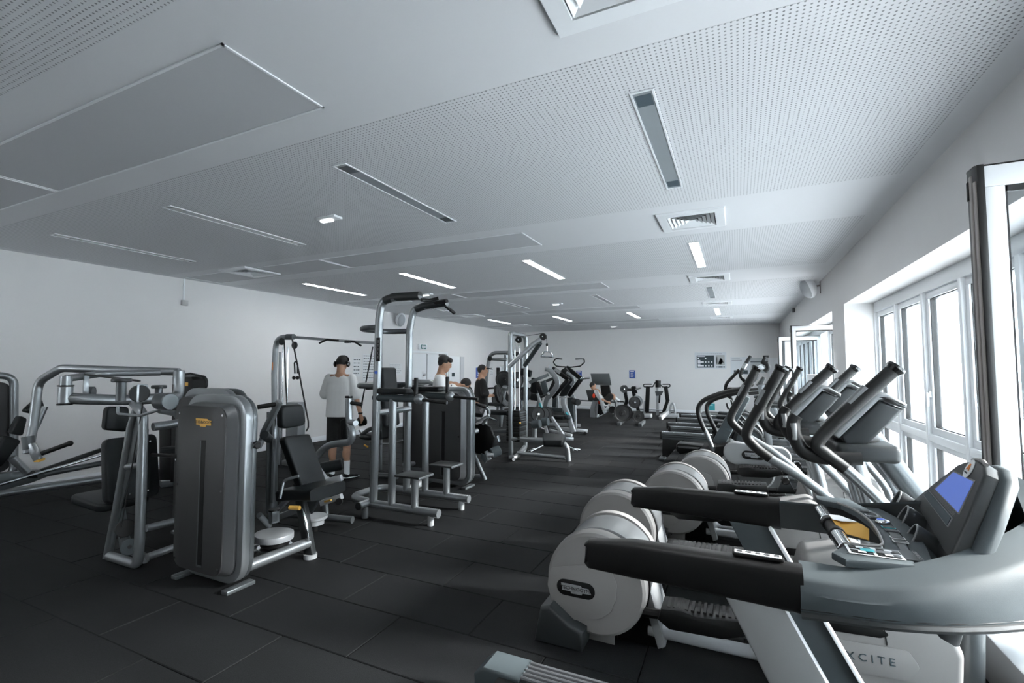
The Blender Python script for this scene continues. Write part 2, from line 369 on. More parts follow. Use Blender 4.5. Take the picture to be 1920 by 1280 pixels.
def open_sash(yc, xf, xh, z0, z1, label, group=None):
    """inward opened casement standing square to the wall, free edge towards the room"""
    t = thing('open_casement', label, 'window', (xh, yc, z0), group)
    fw = .075; s_ = MB()
    for q in ((xf+.02, xh, z0, z0+fw), (xf+.02, xh, z1-fw, z1), (xf+.02, xf+fw, z0+fw, z1-fw), (xh-fw, xh, z0+fw, z1-fw)): s_.bb(q[0], q[1], yc-.035, yc+.035, q[2], q[3], .004)
    obj('frame', s_, 'frame', t)
    e = MB().bb(xf, xf+.021, yc-.042, yc+.042, z0-.004, z1+.006, .004).bb(xf, xh, yc-.02, yc+.042, z1, z1+.010, .002)
    obj('gasket', e, 'gasket', t, label='black rubber edge seal')
    obj('edge_profile', MB().bb(xf-.004, xf+.002, yc-.004, yc+.014, z0, z1-.02, .001).bb(xf-.004, xf+.002, yc-.034, yc-.016, z0, z1-.05, .001), 'alu', t, label='two bare metal strips in the sash edge')
    obj('inner_gasket', MB().bb(xf+fw, xh-fw, yc-.03, yc-.02, z1-fw-.022, z1-fw).bb(xf+fw, xf+fw+.006, yc-.03, yc-.02, z0+fw, z1-fw), 'gasket', t, smooth=False)
    obj('pane', MB().bb(xf+fw, xh-fw, yc-.006, yc+.006, z0+fw, z1-fw), 'glass', t, smooth=False)
    for z in (z1-.07, z0+.08): obj('latch', MB().box((xf-.004, yc+.02, z), (.008, .014, .07), .003), 'black', t)
    return t
open_sash(2.21, .775, 1.68, .97, 2.305, 'open white window casement nearest the camera, above the large treadmill')
open_sash(9.2, .825, 1.68, .97, 2.30, 'open white window casement just past the wall pillar')
open_sash(12.35, .852, 1.68, .97, 2.30, 'open white window casement farthest away, near the far wall')
# curtain-like lamella screen beyond, facade and ground outside
fac = MB()
for i in range(5):
    y = -3+i*2.4
    for z in (-.2, 1.55, 3.3): fac.bb(3.3, 3.33, y+.01, y+2.39, z+.01, z+1.74, .004)
obj('perforated_facade', fac, 'facade', label='pale perforated metal facade outside the windows', cat='facade', base=(3.3, 6, -.2))
obj('ground', MB().bb(1.95, 6, -4, 22, -.3, -.2), mat('pale_paving', (.6, .6, .6), .8), kind='structure')
lam = MB()
for i in range(16): lam.bb(2.9, 2.93, 9.9+i*.44, 10.05+i*.44, .0, 2.8, .003)
obj('vertical_blind', lam, mat('blind_fabric', (.66, .69, .71), .8), label='pale vertical slat blind outside the far windows', cat='blind', base=(2.9, 12, 0))

# ------------------------------------------------ ceiling fittings
def strip(x, y0, lit, label, group):
    t = thing('linear_light', label, 'ceiling light', (x, y0+.75, H), group)
    w = .052; L = 1.5; f = MB()
    for q in ((x-w-.012, x-w, y0, y0+L), (x+w, x+w+.012, y0, y0+L), (x-w-.012, x+w+.012, y0-.012, y0), (x-w-.012, x+w+.012, y0+L, y0+L+.012)): f.bb(*q, H-.008, H)
    obj('frame', f, 'trim', t, smooth=False)
    obj('diffuser', MB().bb(x-w, x+w, y0, y0+L, H-.0045, H-.001), 'light_on' if lit else 'light_off', t, smooth=False)
    if not lit:
        for ya in (y0+.03, y0+L-.15): obj('lamp_holder', MB().bb(x-w*.85, x+w*.85, ya, ya+.12, H-.006, H-.004), 'glassoff', t, smooth=False)
colname = {-.43: 'rightmost column, above the cardio machines', -2.6: 'second column from the windows', -4.72: 'third column from the windows', -6.85: 'column nearest the left wall'}
rows = [(-.9, 1, 'row behind the camera'), (2.55, 0, 'first row'), (5.96, 1, 'second row'), (9.38, 0, 'third row'), (12.85, 1, 'fourth row')]
for x in (-.43, -2.6, -4.72, -6.85):
    for y0, lit, rn in rows:
        strip(x, y0, lit, '%s recessed ceiling strip light, %s, %s' % ('lit' if lit else 'unlit grey', rn, colname[x]), 'recessed strip lights in the ceiling')
def vent(x, y, label, s_=.31):
    t = thing('air_vent', label, 'air vent', (x, y, H), 'square air diffusers in the ceiling')
    def ring(a, b, z0, z1):
        return [(x-a, y-a, z0), (x+a, y-a, z0), (x+a, y+a, z0), (x-a, y+a, z0)], [(x-b, y-b, z1), (x+b, y-b, z1), (x+b, y+b, z1), (x-b, y+b, z1)]
    f = MB()
    for a, b, z0, z1 in ((s_, s_-.008, H-.001, H-.022), (s_-.008, s_-.09, H-.022, H-.024), (s_-.09, s_-.095, H-.024, H+.004)):
        p, q = ring(a, b, z0, z1); f.add(p+q, [(k, (k+1) % 4, (k+1) % 4+4, k+4) for k in range(4)])
    obj('frame', f, 'trim', t, smooth=False)
    for i in range(5):
        a = s_-.10-i*.038
        p, q = ring(a, a-.035, H-.022, H-.001); m_ = MB().add(p+q, [(k, (k+1) % 4, (k+1) % 4+4, k+4) for k in range(4)])
        obj('louvre', m_, 'trim', t, smooth=False)
    obj('duct', MB().bb(x-s_+.09, x+s_-.09, y-s_+.09, y+s_-.09, H-.0006, H-.0002), 'grey_d', t, smooth=False)
rn = ['directly overhead at the top edge of the picture', 'nearest on the window side', 'second on the window side', 'third on the window side', 'farthest on the window side']
for k in range(5): vent(-.375, 1.64+3.39*k, 'white square air diffuser, ' + rn[k])
rn = ['behind the camera near the left wall', 'nearest the left wall above the chest press machine', 'second along the left wall above the pull-up tower', 'third along the left wall', 'farthest along the left wall']
for k in range(1, 5): vent(-6.78, 1.5+3.37*k, 'white square air diffuser, ' + rn[k])
def emer(x, y, label):
    t = thing('emergency_light', label, 'emergency light', (x, y, H), 'emergency lights on the ceiling')
    obj('base', MB().box((x, y, H-.012), (.26, .11, .024), .006), 'trim', t)
    obj('lamp_bar', MB().box((x-.02, y, H-.034), (.15, .05, .022), .01), 'emer', t, label='small lit bar')
emer(-3.62, 3.42, 'small lit emergency lamp on the ceiling nearest the camera')
emer(-5.6, 7.85, 'small lit emergency lamp on the ceiling above the pull-up tower')
emer(-3.72, 10.3, 'small lit emergency lamp in the middle of the ceiling')
emer(-3.92, 16.8, 'small lit emergency lamp on the ceiling nearest the far wall')
# speakers
def speaker(x, y, z, d, label):
    t = thing('loudspeaker', label, 'speaker', (x, y, z))
    obj('bracket', MB().bb(x-.01, x+.01, y-.02, y+.02, z-.12, z+.16, .003).tube([(x, y, z+.02), (x+d*.11, y-.03, z)], .014), 'alu', t)
    c = V((x+d*.19, y-.10, z-.02)); R = Matrix.Rotation(math.radians(-d*35), 3, 'Z') @ Matrix.Rotation(math.radians(d*22), 3, 'Y')
    obj('body', MB().ell(c, (.105, .14, .19), 24, 14, R), 'trim', t)
    g = MB().ell(c+R @ V((d*.032, -.0, -.005)), (.088, .115, .172), 20, 12, R); obj('grille', g, mat('speaker_grille', (.42, .44, .46), .6), t, label='grey front grille')
speaker(1.33, 9.6, 3.0, -1, 'white wall loudspeaker on the right wall above the pillar')
speaker(-8.33, 10.35, 2.92, 1, 'white wall loudspeaker on the left wall behind the pull-up tower')
obj('motion_sensor', MB().box((1.30, 13.6, 3.03), (.06, .10, .10), .01), 'steelpanel', label='small grey motion sensor high on the right wall', cat='sensor', base=(1.33, 13.6, 3.03))
t = thing('cable_trunking', 'white vertical cable duct with a grey box on the left wall', 'cable duct', (-8.33, 4.8, 2.66))
obj('duct', MB().bb(-8.33, -8.315, 4.79, 4.815, 2.72, H, .002), 'trim', t); obj('junction_box', MB().bb(-8.33, -8.28, 4.76, 4.86, 2.64, 2.73, .006), mat('grey_box', (.5, .5, .5), .5), t)
# ------------------------------------------------ left wall doors, signs, papers
def wb(y0, y1, z0, z1, t0, t1, bev=0, mb=None): return (mb or MB()).bb(XL+t0, XL+t1, y0, y1, z0, z1, bev)
d = obj('door_1', wb(11.0, 11.68, 0, 2.02, 0, .03, .004), 'trim', kind='structure')
obj('door_leaf', wb(11.72, 12.72, 0, 2.02, 0, .03, .004), 'trim', d); obj('door_gap', wb(11.685, 11.715, 0, 2.03, 0, .012), 'grey_d', d)
fr = MB(); wb(10.9, 10.97, 0, 2.1, 0, .05, .004, fr); wb(12.75, 12.8, 0, 2.1, 0, .05, .004, fr); wb(10.9, 12.8, 2.04, 2.1, 0, .05, .004, fr); obj('door_frame', fr, 'trim', d)
obj('door_closer', wb(12.3, 12.62, 1.98, 2.03, .03, .08, .004), 'steelpanel', d); obj('door_handle', wb(11.45, 11.6, 1.38, 1.44, .03, .06, .01), 'chrome', d)
obj('handle_plate', wb(11.44, 11.56, 1.3, 1.5, .028, .034, .003), 'paper', d)
d = obj('door_2', wb(12.9, 13.55, 0, 1.98, 0, .02, .004), 'trim', kind='structure'); obj('push_plate', wb(13.08, 13.24, 1.33, 1.45, .02, .03), 'ink', d)
obj('door_frame', wb(13.62, 13.85, 0, 1.98, 0, .015), 'panel', d)
t = thing('exit_sign', 'small green and white emergency exit sign above the double doors', 'exit sign', (XL, 11.45, 2.17))
obj('housing', wb(11.28, 11.66, 2.14, 2.30, 0, .06, .008), 'trim', t)
ex = MB().bb(XL+.06, XL+.064, 11.36, 11.60, 2.16, 2.28); obj('sign_face', ex, mat('exit_green', (.03, .16, .14), .5), t)
obj('pictogram', MB().bb(XL+.064, XL+.067, 11.45, 11.50, 2.17, 2.25).ell((XL+.065, 11.475, 2.265), (.003, .012, .012)).bb(XL+.064, XL+.067, 11.52, 11.57, 2.19, 2.26).bb(XL+.064, XL+.067, 11.39, 11.43, 2.19, 2.26), 'white', t, label='white running figure and arrows')
def sheet(name, label, y0, y1, z0, z1, rows_, cat='notice'):
    t = thing(name, label, cat, (XL, (y0+y1)/2, z0))
    obj('paper', wb(y0, y1, z0, z1, 0, .004), 'paper', t, smooth=False); m_ = MB(); h = (z1-z0)
    for r in range(rows_):
        z = z1-h*(r+.8)/(rows_+.6); y = y0+.02
        while y < y1-.06:
            L = random.uniform(.02, .07); wb(y, min(y+L, y1-.02), z, z+h*.22/rows_, .004, .0055, 0, m_); y += L+.02
    obj('printed_lines', m_, 'ink', t, smooth=False)
sheet('notice', 'white notice sheet of small print left of the double doors', 10.05, 10.55, 1.43, 1.72, 5)
sheet('notice', 'small white notice with a symbol beside the cable machine', 8.72, 8.98, 1.40, 1.86, 5)
sheet('schedule', 'white schedule sheet of ruled lines behind the cable machine', 9.05, 9.75, 1.30, 1.95, 9)
sheet('notice', 'narrow notice beside the hand dispenser on the left wall', 15.75, 15.98, 1.30, 1.66, 5)
t = thing('blue_sign', 'upright blue sign on the left wall behind the man in black', 'sign', (XL, 14.85, 1.25))
obj('board', wb(14.68, 14.98, 1.26, 1.62, 0, .01), 'blue', t); obj('symbol', wb(14.78, 14.88, 1.32, 1.37, .01, .013, 0, wb(14.80, 14.86, 1.39, 1.50, .01, .013, 0, wb(14.76, 14.9, 1.53, 1.57, .01, .013))), 'white', t)
t = thing('hand_dispenser', 'white wall dispenser with a black end beside the rack', 'dispenser', (XL, 16.6, 1.3))
obj('body', wb(16.3, 17.3, 1.28, 1.68, 0, .14, .02), 'trim', t); obj('end_cap', wb(16.26, 16.32, 1.30, 1.62, 0, .13, .005), 'black', t)
# far wall
def fb(x0, x1, z0, z1, t0, t1, mb=None, bev=0): return (mb or MB()).bb(x0, x1, YF-t1-.003, YF-t0-.003, z0, z1, bev)
t = thing('poster', 'poster board with a dark timetable and a photo of an athlete on the far wall', 'poster', (-.84, YF, 1.6))
obj('board', fb(-1.36, -.33, 1.58, 2.16, 0, .01), mat('poster_white', (.66, .69, .72), .5), t)
obj('timetable', fb(-1.29, -.72, 1.62, 2.05, .01, .013), 'ink', t, label='dark timetable panel')
m_ = MB(); fb(-1.26, -1.01, 2.0, 2.02, .013, .015, m_)
for z in (1.92, 1.79, 1.66):
    for k, x in enumerate((-1.26, -1.02, -.92, -.82)):
        if z > 1.9 and k > 1: continue
        fb(x, x+(.20 if k == 0 and z < 1.9 else .045), z, z+.05, .013, .015, m_)
for z in (1.86, 1.73): fb(-1.26, -1.17, z, z+.025, .013, .015, m_)
obj('timetable_print', m_, 'white', t, label='white lines and small icons')
obj('photo', fb(-.665, -.38, 1.71, 2.06, .01, .013), mat('photo_grey', (.45, .46, .46), .5), t, label='grey photo panel')
a = MB().prism([(-.60, YF-.014, 1.74), (-.52, YF-.014, 1.96), (-.46, YF-.014, 1.92), (-.44, YF-.014, 1.84), (-.40, YF-.014, 1.78), (-.47, YF-.014, 1.80), (-.49, YF-.014, 1.73), (-.56, YF-.014, 1.74)], (0, -.002, 0)).bb(-.65, -.62, YF-.016, YF-.014, 1.75, 2.0)
obj('athlete_shape', a, 'ink', t, label='dark crouching athlete print'); obj('caption_bar', fb(-.665, -.38, 1.62, 1.665, .01, .013), 'ink', t)
obj('caption_text', fb(-.65, -.58, 1.63, 1.655, .013, .015, fb(-.46, -.40, 1.63, 1.655, .013, .015)), 'white', t)
m_ = MB(); x = -1.27
while x < -.5: L = random.uniform(.02, .06); fb(x, x+L, 2.095, 2.115, .01, .012, m_); x += L+.015
obj('title_print', m_, mat('title_grey', (.3, .32, .34), .6), t)
t = thing('poster', 'second poster board with a landscape photo, half hidden behind the climber', 'poster', (.35, YF, 1.4))
obj('board', fb(-.2, .40, 1.37, 1.98, 0, .01), mat('poster_white2', (.68, .71, .74), .5), t)
obj('photo', fb(.42, .95, 1.45, 1.95, .01, .013), mat('photo_mid', (.50, .53, .54), .5), t, label='pale landscape photo')
obj('tree_line', fb(.42, .95, 1.80, 1.83, .013, .015, fb(.42, .95, 1.52, 1.55, .013, .015)), 'ink', t); obj('dark_strip', fb(-.10, .33, 1.40, 1.53, .01, .013), 'ink', t)
obj('teal_line', fb(.06, .22, 1.475, 1.49, .013, .015), 'teal', t); obj('title_print', fb(-.16, .1, 1.91, 1.93, .01, .012, fb(-.16, .16, 1.86, 1.88, .01, .012)), mat('title_grey2', (.35, .37, .39), .6), t)
for nm, lb, x, z in (('blue_sign', 'small blue sign with white print in the middle of the far wall', -3.575, 1.37), ('blue_sign', 'small dark blue sign on the far wall behind the black lever machine', -5.65, 1.35)):
    t = thing(nm, lb, 'sign', (x, YF, z-.13)); obj('board', fb(x-.11, x+.11, z-.15, z+.15, 0, .01), 'blue', t)
    m_ = MB(); fb(x-.07, x+.07, z+.09, z+.12, .01, .012, m_)
    for r in range(5): fb(x-.06, x+random.uniform(0, .07), z-.1+r*.035, z-.085+r*.035, .01, .012, m_)
    obj('print', m_, 'white', t)
t = thing('teal_sign', 'small teal notice low on the far wall behind the rowing machines', 'sign', (-.85, YF, .13)); obj('board', fb(-.95, -.73, .12, .36, 0, .01), 'teal', t); obj('print', fb(-.90, -.80, .29, .31, .01, .012), 'white', t)
obj('wall_socket', fb(-4.15, -4.0, .2, .31, 0, .02, None, .004), 'paper', label='white wall socket on the far wall beside the leg press', cat='socket', base=(-4.07, YF, .2))
t = obj('door_3', fb(.98, 1.28, 0, 1.95, 0, .02), 'trim', kind='structure')
# ================================================================ STRENGTH MACHINES, LEFT HALF
def quad_pad(mb, q, t, bev=.012, rad=.03):
    """cushion: four corners (counter-clockwise seen from the padded side), thickness t behind them"""
    q = [V(p) for p in q]; n = (q[1]-q[0]).cross(q[3]-q[0]).normalized()
    return mb.prism(q, -n*t, bev, 3, rad, 5)
def T(path, r, fil=0, n=14): return MB().tube(path, r, n, fil)
def roller(name, a, b, r, p, m='pad', label=None):
    o = obj(name, MB().cyl(a, b, r, n=20, bev=.012), m, p, label=label)
    d = (V(b)-V(a)).normalized(); obj('end_cap', MB().cyl(V(a)-d*.006, V(a)+d*.004, r*.45, n=14), 'blackg', o); return o
def rr(x0, x1, z0, z1, y, r=.1, seg=6):
    return fillet([(x0, y, z0), (x1, y, z0), (x1, y, z1), (x0, y, z1)], r, seg, True)
def tower(name_p, x0, x1, y0, y1, z0, z1, logo=True, plate=None, slot=True):
    """weight stack housing: silver ring tubes, charcoal cover with chamfered edge, slot, screws, feet"""
    p = name_p; r = .03; c = .16
    obj('ring_frame', MB().tube([(x0+r, y0+.1, z0+r), (x1-r, y0+.1, z0+r), (x1-r, y0+.1, z1-r), (x0+r, y0+.1, z1-r)], r*1.1, 14, c, True, sq=(.033, .034), seg=8), 'silver', p)
    obj('rear_frame', MB().tube([(x0+r, y1-.04, z0+r), (x1-r, y1-.04, z0+r), (x1-r, y1-.04, z1-r), (x0+r, y1-.04, z1-r)], r, 12, c, True, seg=8), 'silverd', p)
    a = rr(x0+.055, x1-.06, z0+.055, z1-.06, y0+.11, c-.04, 8); b = rr(x0+.055, x1-.06, z0+.055, z1-.06, y0+.05, c-.04, 8); d = rr(x0+.03, x1-.12, z0+.075, z1-.085, y0, c-.05, 8)
    sh = MB().loft([a, b, d], True, False); obj('cover_edge', sh, 'steelpanel', p, label='bevelled grey cover edge')
    f = MB().prism(rr(x0+.026, x1-.115, z0+.07, z1-.08, y0-.006, c-.05, 8), (0, .012, 0), .003); q = obj('cover', f, 'plate', p, label='charcoal tower cover')
    obj('stack_core', MB().bb(x0+.07, x1-.07, y0+.08, y1-.05, z0+.08, z1-.1, .02), 'black', p)
    if slot:
        xm = (x0+x1)/2-.03; s_ = MB().bb(xm-.012, xm, y0-.0085, y0-.005, z0+.12, z1-.34).bb(xm-.012, xm+.05, y0-.0085, y0-.005, z0+.11, z0+.125)
        obj('slot_edge', s_, 'silverd', q); obj('slot', MB().bb(xm, xm+.05, y0-.0075, y0-.005, z0+.125, z1-.33), 'black', q)
    for (sx, sz) in ((x0+.05, z0+.13), (x0+.05, z1-.14), (x1-.15, z0+.13), (x1-.15, z1-.14), (x0+.05, (z0+z1)/2), (x1-.14, (z0+z1)/2)):
        obj('screw', MB().cyl((sx, y0-.010, sz), (sx, y0-.004, sz), .009, n=10), 'chrome', q)
    if logo:
        lx = (x0+x1)/2-.02; lz = z1-.2
        badge = [(lx-.085, y0-.0075, lz+.028), (lx+.055, y0-.0075, lz+.028), (lx+.065, y0-.0075, lz+.018), (lx+.10, y0-.0075, lz+.016), (lx+.097, y0-.0075, lz-.02), (lx+.04, y0-.0075, lz-.02), (lx+.035, y0-.0075, lz-.032), (lx-.03, y0-.0075, lz-.032), (lx-.035, y0-.0075, lz-.02), (lx-.078, y0-.0075, lz-.02)]
        bo = obj('badge', MB().prism(badge, (0, -.0015, 0)), 'yellow', q, label='yellow maker badge')
        text('badge_lettering', 'TECHNOGYM', .032, face_m((lx+.005, y0-.0095, lz), (1, 0, 0), (0, 0, 1)), 'plate', bo)
    for fx in (x0+.06, x1-.06): obj('foot', MB().box((fx, (y0+y1)/2+.0, .015), (.07, (y1-y0)+.03, .03), .006), 'silverd', p)
# ---- A: chest press, far left front
t = thing('chest_press', 'grey chest press machine with overhead yoke, leftmost beside the big charcoal tower', 'exercise machine', (-4.5, 2.5, 0), 'pin loaded strength machines')
tower(t, -5.02, -4.26, 2.86, 3.12, .02, 1.40, logo=False)
obj('front_post', T([(-4.57,2.25,1.343),(-4.384,2.25,1.231),(-4.37,2.25,1.038),(-4.354,2.25,0.237),(-4.368,2.25,0.034),(-4.783,2.25,0.033)], .036, [0, .09, .05, .05, .05, 0]), 'silver', t)
obj('inclined_post', T([(-4.477,2.27,1.326),(-4.585,2.27,1.111),(-4.751,2.27,0.39),(-4.863,2.27,-0.031)], .032, .05), 'silver', t)
obj('rib_panel', MB().prism([(-4.552,2.27,1.289),(-4.415,2.27,1.12),(-4.696,2.27,0.419),(-4.785,2.27,0.408),(-4.632,2.27,1.108)], (0, .012, 0), .003), 'silverd', t)
obj('rail', T([(-4.31, 2.27, .32), (-4.33, 2.9, .30)], .028), 'silver', t)
obj('rail', T([(-4.28, 2.27, .10), (-4.30, 2.9, .12)], .028), 'silver', t)
obj('brace', T([(-4.373,2.26,0.823),(-4.601,2.26,0.782)], .024), 'silver', t)
pul = obj('pulley_cover', MB().cyl((-4.391,2.2,0.185), (-4.491,2.25,0.152), .062, n=24, bev=.006), 'grey_m', t, label='round pulley cover'); obj('hub', MB().cyl((-4.375,2.192,0.19), (-4.391,2.2,0.185), .014), 'black', pul)
obj('pulley', MB().cyl((-4.544,2.24,0.296), (-4.605,2.27,0.279), .07, n=24, bev=.006), 'black', t)
obj('cable', T([(-4.32,2.22,1.364),(-4.559,2.22,0.322),(-4.566,2.22,0.214)], .005, 0, 6), 'cable', t)
# yoke along Y, pivots at both ends
yk = [(-4.67, 1.87, 1.37), (-4.62, 1.95, 1.36), (-4.55, 2.2, 1.34), (-4.55, 2.5, 1.34), (-4.64, 2.66, 1.36), (-4.67, 2.68, 1.55)]
obj('yoke', MB().tube(spline(yk, 6), .043, 14), 'silver', t)
obj('pivot', MB().cyl((-4.67, 1.86, 1.33), (-4.67, 1.86, 1.46), .046, n=22, bev=.004), 'silver', t); obj('pivot', MB().cyl((-4.67, 2.68, 1.45), (-4.67, 2.68, 1.58), .046, n=22, bev=.004), 'silver', t)
obj('pivot_cap', MB().cyl((-4.67, 1.86, 1.318), (-4.67, 1.86, 1.33), .048).cyl((-4.67, 1.86, 1.46), (-4.67, 1.86, 1.47), .05), 'black', t)
obj('pivot_sleeve', MB().cyl((-4.67, 1.86, 1.47), (-4.67, 1.86, 1.54), .038, n=20), 'silver', t)
obj('press_arm', T([(-4.67, 2.68, 1.565), (-5.6, 2.19, 1.60), (-5.85,2.129,1.476), (-5.8,2.092,1.067), (-5.75,2.048,0.838)], .036, [0, .14, .12, .1, 0]), 'silver', t)
obj('press_arm', T([(-4.67, 1.86, 1.52), (-4.9, 2.2, 1.555), (-4.72, 2.55, 1.56)], .028, .1), 'silver', t)
obj('clamp', T([(-5.76,2.045,0.989), (-5.74,2.053,0.876)], .045), 'silverd', t)
obj('arm_tip', MB().beam((-5.72,2.055,0.924), (-5.66,2.089,0.782), .05, .05, .004), 'silver', t)
g = obj('hand_grip', T([(-5.66,2.109,0.835), (-5.55,2.262,0.911)], .021), 'rubber', t); obj('grip_end', MB().ell((-5.55,2.262,0.911), (.026,)*3, 12, 8), 'rubber', g)
obj('yellow_marker', MB().box((-5.66,2.097,0.781), (.05, .06, .02), .002, (10, 0, 30)), 'yellow', t, label='yellow end plate')
for (cx, cy, r) in ((228, 716, .058), (298, 728, .052)):
    c = V((-4.194,2,1.495)) if cx == 228 else V((-4.549,2.45,1.424)); o = obj('cam_disc', MB().cyl(c, c+V((0, 0, .028)), r*1.1, n=26, bev=.006), 'grey_d', t)
    obj('cam_post', MB().cyl(c-V((0, 0, .14)), c, r*.55, n=18), 'silverd', o)
c = V((-3.909,1.98,1.419)); obj('pulley', MB().cyl(c, c+V((.035, -.02, 0)), .062, n=24, bev=.006), 'grey_d', t); obj('pulley_bracket', MB().box(c+V((.03, 0, 0)), (.008, .07, .13), .003), 'silver', t)
c = V((-3.879,2.1,1.355)); obj('drum', MB().cyl(c, c+V((.13, 0, 0)), .062, n=24, bev=.006), 'silverd', t)
obj('u_handle', T([(-4.44,2.1,1.296),(-4.436,2.1,1.238),(-4.133,2.1,1.238),(-3.874,2.1,1.292),(-3.877,2.1,1.323)], .011, .03), 'silver', t)
obj('upper_arm', T([(-4.33, 2.3, 1.12), (-4.28, 2.9, 1.16)], .034), 'silver', t)
obj('cross_bar', T([(-4.517,2.4,0.866),(-4.144,2.4,0.882)], .014), 'rubber', t)
obj('link_arm', MB().beam((-4.703,2,1.366), (-4.703,2,1.536), .035, .02), 'silver', t); obj('link_rod', T([(-4.804,2,1.557), (-4.153,2.1,1.501)], .008), 'cable', t); c = V((-4.759,2.05,1.405))
obj('link_disc', MB().cyl(c, c+V((.02, .02, 0)), .045), 'silverd', t)
a = (0, 0, 0)
q = quad_pad(MB(), [(-4.9,2.407,1.258),(-4.9,2.239,1.27),(-4.9,2.228,1.072),(-4.9,2.415,1.031)], .07, .015, .04); obj('headrest', q, 'pad', t)
q = quad_pad(MB(), [(-4.86, 2.62, 1.0), (-4.86, 2.215, 1.0), (-4.76, 2.20, .47), (-4.76, 2.62, .45)], .08, .02, .06); bk = obj('backrest', q, 'pad', t)
for z in (.52, .95): obj('screw', MB().ell((-4.74, 2.36, z), (.01, .01, .01), 8, 6).ell((-4.74, 2.50, z), (.01, .01, .01), 8, 6), 'chrome', bk)
q = quad_pad(MB(), [(-5.3, 2.16, .50), (-4.85, 2.2, .45), (-4.85, 2.6, .45), (-5.3, 2.6, .50)], .07, .02, .08); obj('seat', q, 'pad', t)
obj('seat_post', T([(-5.0, 2.4, .42), (-4.85, 2.4, .05)], .04), 'silverd', t); obj('base_rail', T([(-4.85, 2.4, .06), (-4.36, 2.3, .06)], .035), 'silver', t)
obj('stack_guard', MB().bb(-4.62, -4.30, 2.74, 2.8, .35, 1.05, .01), 'black', t)
# ---- B: tower and bench, front
t = thing('shoulder_press', 'machine with large charcoal tower, yellow badge and black bench, nearest on the left', 'exercise machine', (-3.55, 2.6, 0), 'pin loaded strength machines')
tower(t, -3.96, -3.25, 2.27, 2.46, .03, 1.395)
obj('side_knob', MB().cyl((-3.26, 2.425, 1.03), (-3.225, 2.425, 1.03), .028, n=20, bev=.004), 'blackg', t)
obj('base_tube', T([(-3.33, 2.45, .13), (-3.31, 2.98, .13)], .042), 'silver', t)
obj('base_tube', T([(-3.7, 2.45, .10), (-3.62, 3.0, .10)], .035), 'silver', t)
ps = obj('seat_post', MB().beam((-3.30, 3.00, .02), (-3.44, 2.98, .62), .06, .09, .015), 'grey_d', t, label='dark slotted seat post')
obj('slot', MB().beam((-3.262, 2.955, .16), (-3.345, 2.95, .42), .018, .02, .004), 'chrome', ps); obj('foot_cap', MB().cyl((-3.30, 3.0, 0), (-3.30, 3.0, .035), .055, n=18), 'white_m', ps)
obj('backrest', quad_pad(MB(), [(-3.34,2.966,0.515),(-3.34,3.235,0.522),(-3.46,3.115,1.019),(-3.46,2.837,1.027)], .085, .02, .035), 'pad', t)
obj('headrest', quad_pad(MB(), [(-3.46,2.825,1.086),(-3.46,3.078,1.094),(-3.46,3.032,1.285),(-3.46,2.814,1.287)], .08, .02, .05), 'pad', t)
st = V((-3.25,2.973,0.568))
obj('seat', MB().tube(spline([st+V((-.22, .0, -.03)), st+V((-.08, 0, -.005)), st+V((.08, 0, .01)), st+V((.17, 0, .02))], 5), 1, 16, sq=(.19, .05)), 'pad', t, ang=60)
obj('seat_bracket', MB().prism([(-3.40, 3.0, .56), (-3.16, 3.0, .56), (-3.22, 3.0, .50), (-3.31, 3.0, .36)], (0, .03, 0), .004), 'grey_d', t)
lv = obj('adjust_lever', T([(-3.377,2.75,0.542), (-3.401,2.8,0.678), (-3.288,2.85,0.713)], .012, .04), 'silver', t); obj('lever_grip', MB().cyl((-3.229,2.72,0.499), (-3.14,2.74,0.501), .017, n=14), 'yellow', lv, label='yellow lever grip')
obj('rear_column', T([(-3.747,2.95,1.211), (-3.726,2.95,0.338)], .048), 'silverd', t); obj('column_rail', MB().box((-3.654,2.9,0.814), (.03, .02, .75), .004), 'silver', t)
obj('press_lever', MB().beam((-3.377,2.72,1.331), (-3.563,2.72,1.049), .035, .052, .006), 'silver', t); obj('lever_lower', T([(-3.545,2.74,1.078), (-3.59,2.7,0.949)], .026), 'silver', t)
obj('hand_grip', T([(-3.401,2.72,1.308), (-3.504,2.62,1.286)], .019), 'rubber', t)
obj('pivot', MB().cyl((-3.497,2.68,1.057), (-3.568,2.78,1.01), .035, n=20, bev=.004), 'grey_d', t)
c = V((-3.442,2.75,0.44)); obj('yoke_cup', MB().cyl(c-V((0, 0, .09)), c, .042, n=20), 'silver', t); obj('cup_cap', MB().cyl(c, c+V((0, 0, .012)), .044, n=20), 'black', t)
c = V((-3.422,2.75,0.264)); q = obj('cam_cover', MB().prism([c+V((.14*math.cos(a_)*(1.25 if math.cos(a_) < 0 else 1), .14*math.sin(a_), 0)) for a_ in [2*math.pi*k/26 for k in range(26)]], (0, 0, -.05), .006), 'white_m', t, label='pale grey cam cover')
obj('pulley', MB().cyl(c-V((0, 0, .06)), c-V((0, 0, .09)), .11, n=24, bev=.005), 'black', t); obj('pulley_edge', MB().cyl(c-V((0, 0, .10)), c-V((0, 0, .11)), .13, n=24), 'chrome', t)
obj('cam_bracket', MB().beam((-3.401,2.72,0.365), (-3.404,2.72,0.448), .05, .02, .003), 'silverd', t); obj('link', T([(-3.422,2.6,0.449), (-3.494,2.75,0.313)], .022), 'silver', t)
obj('stay', MB().beam((-3.66, 2.95, .30), (-3.40, 3.0, .40), .03, .05), 'silver', t); obj('stay', MB().beam((-3.66, 2.95, .36), (-3.40, 2.9, .55), .03, .04), 'silver', t)
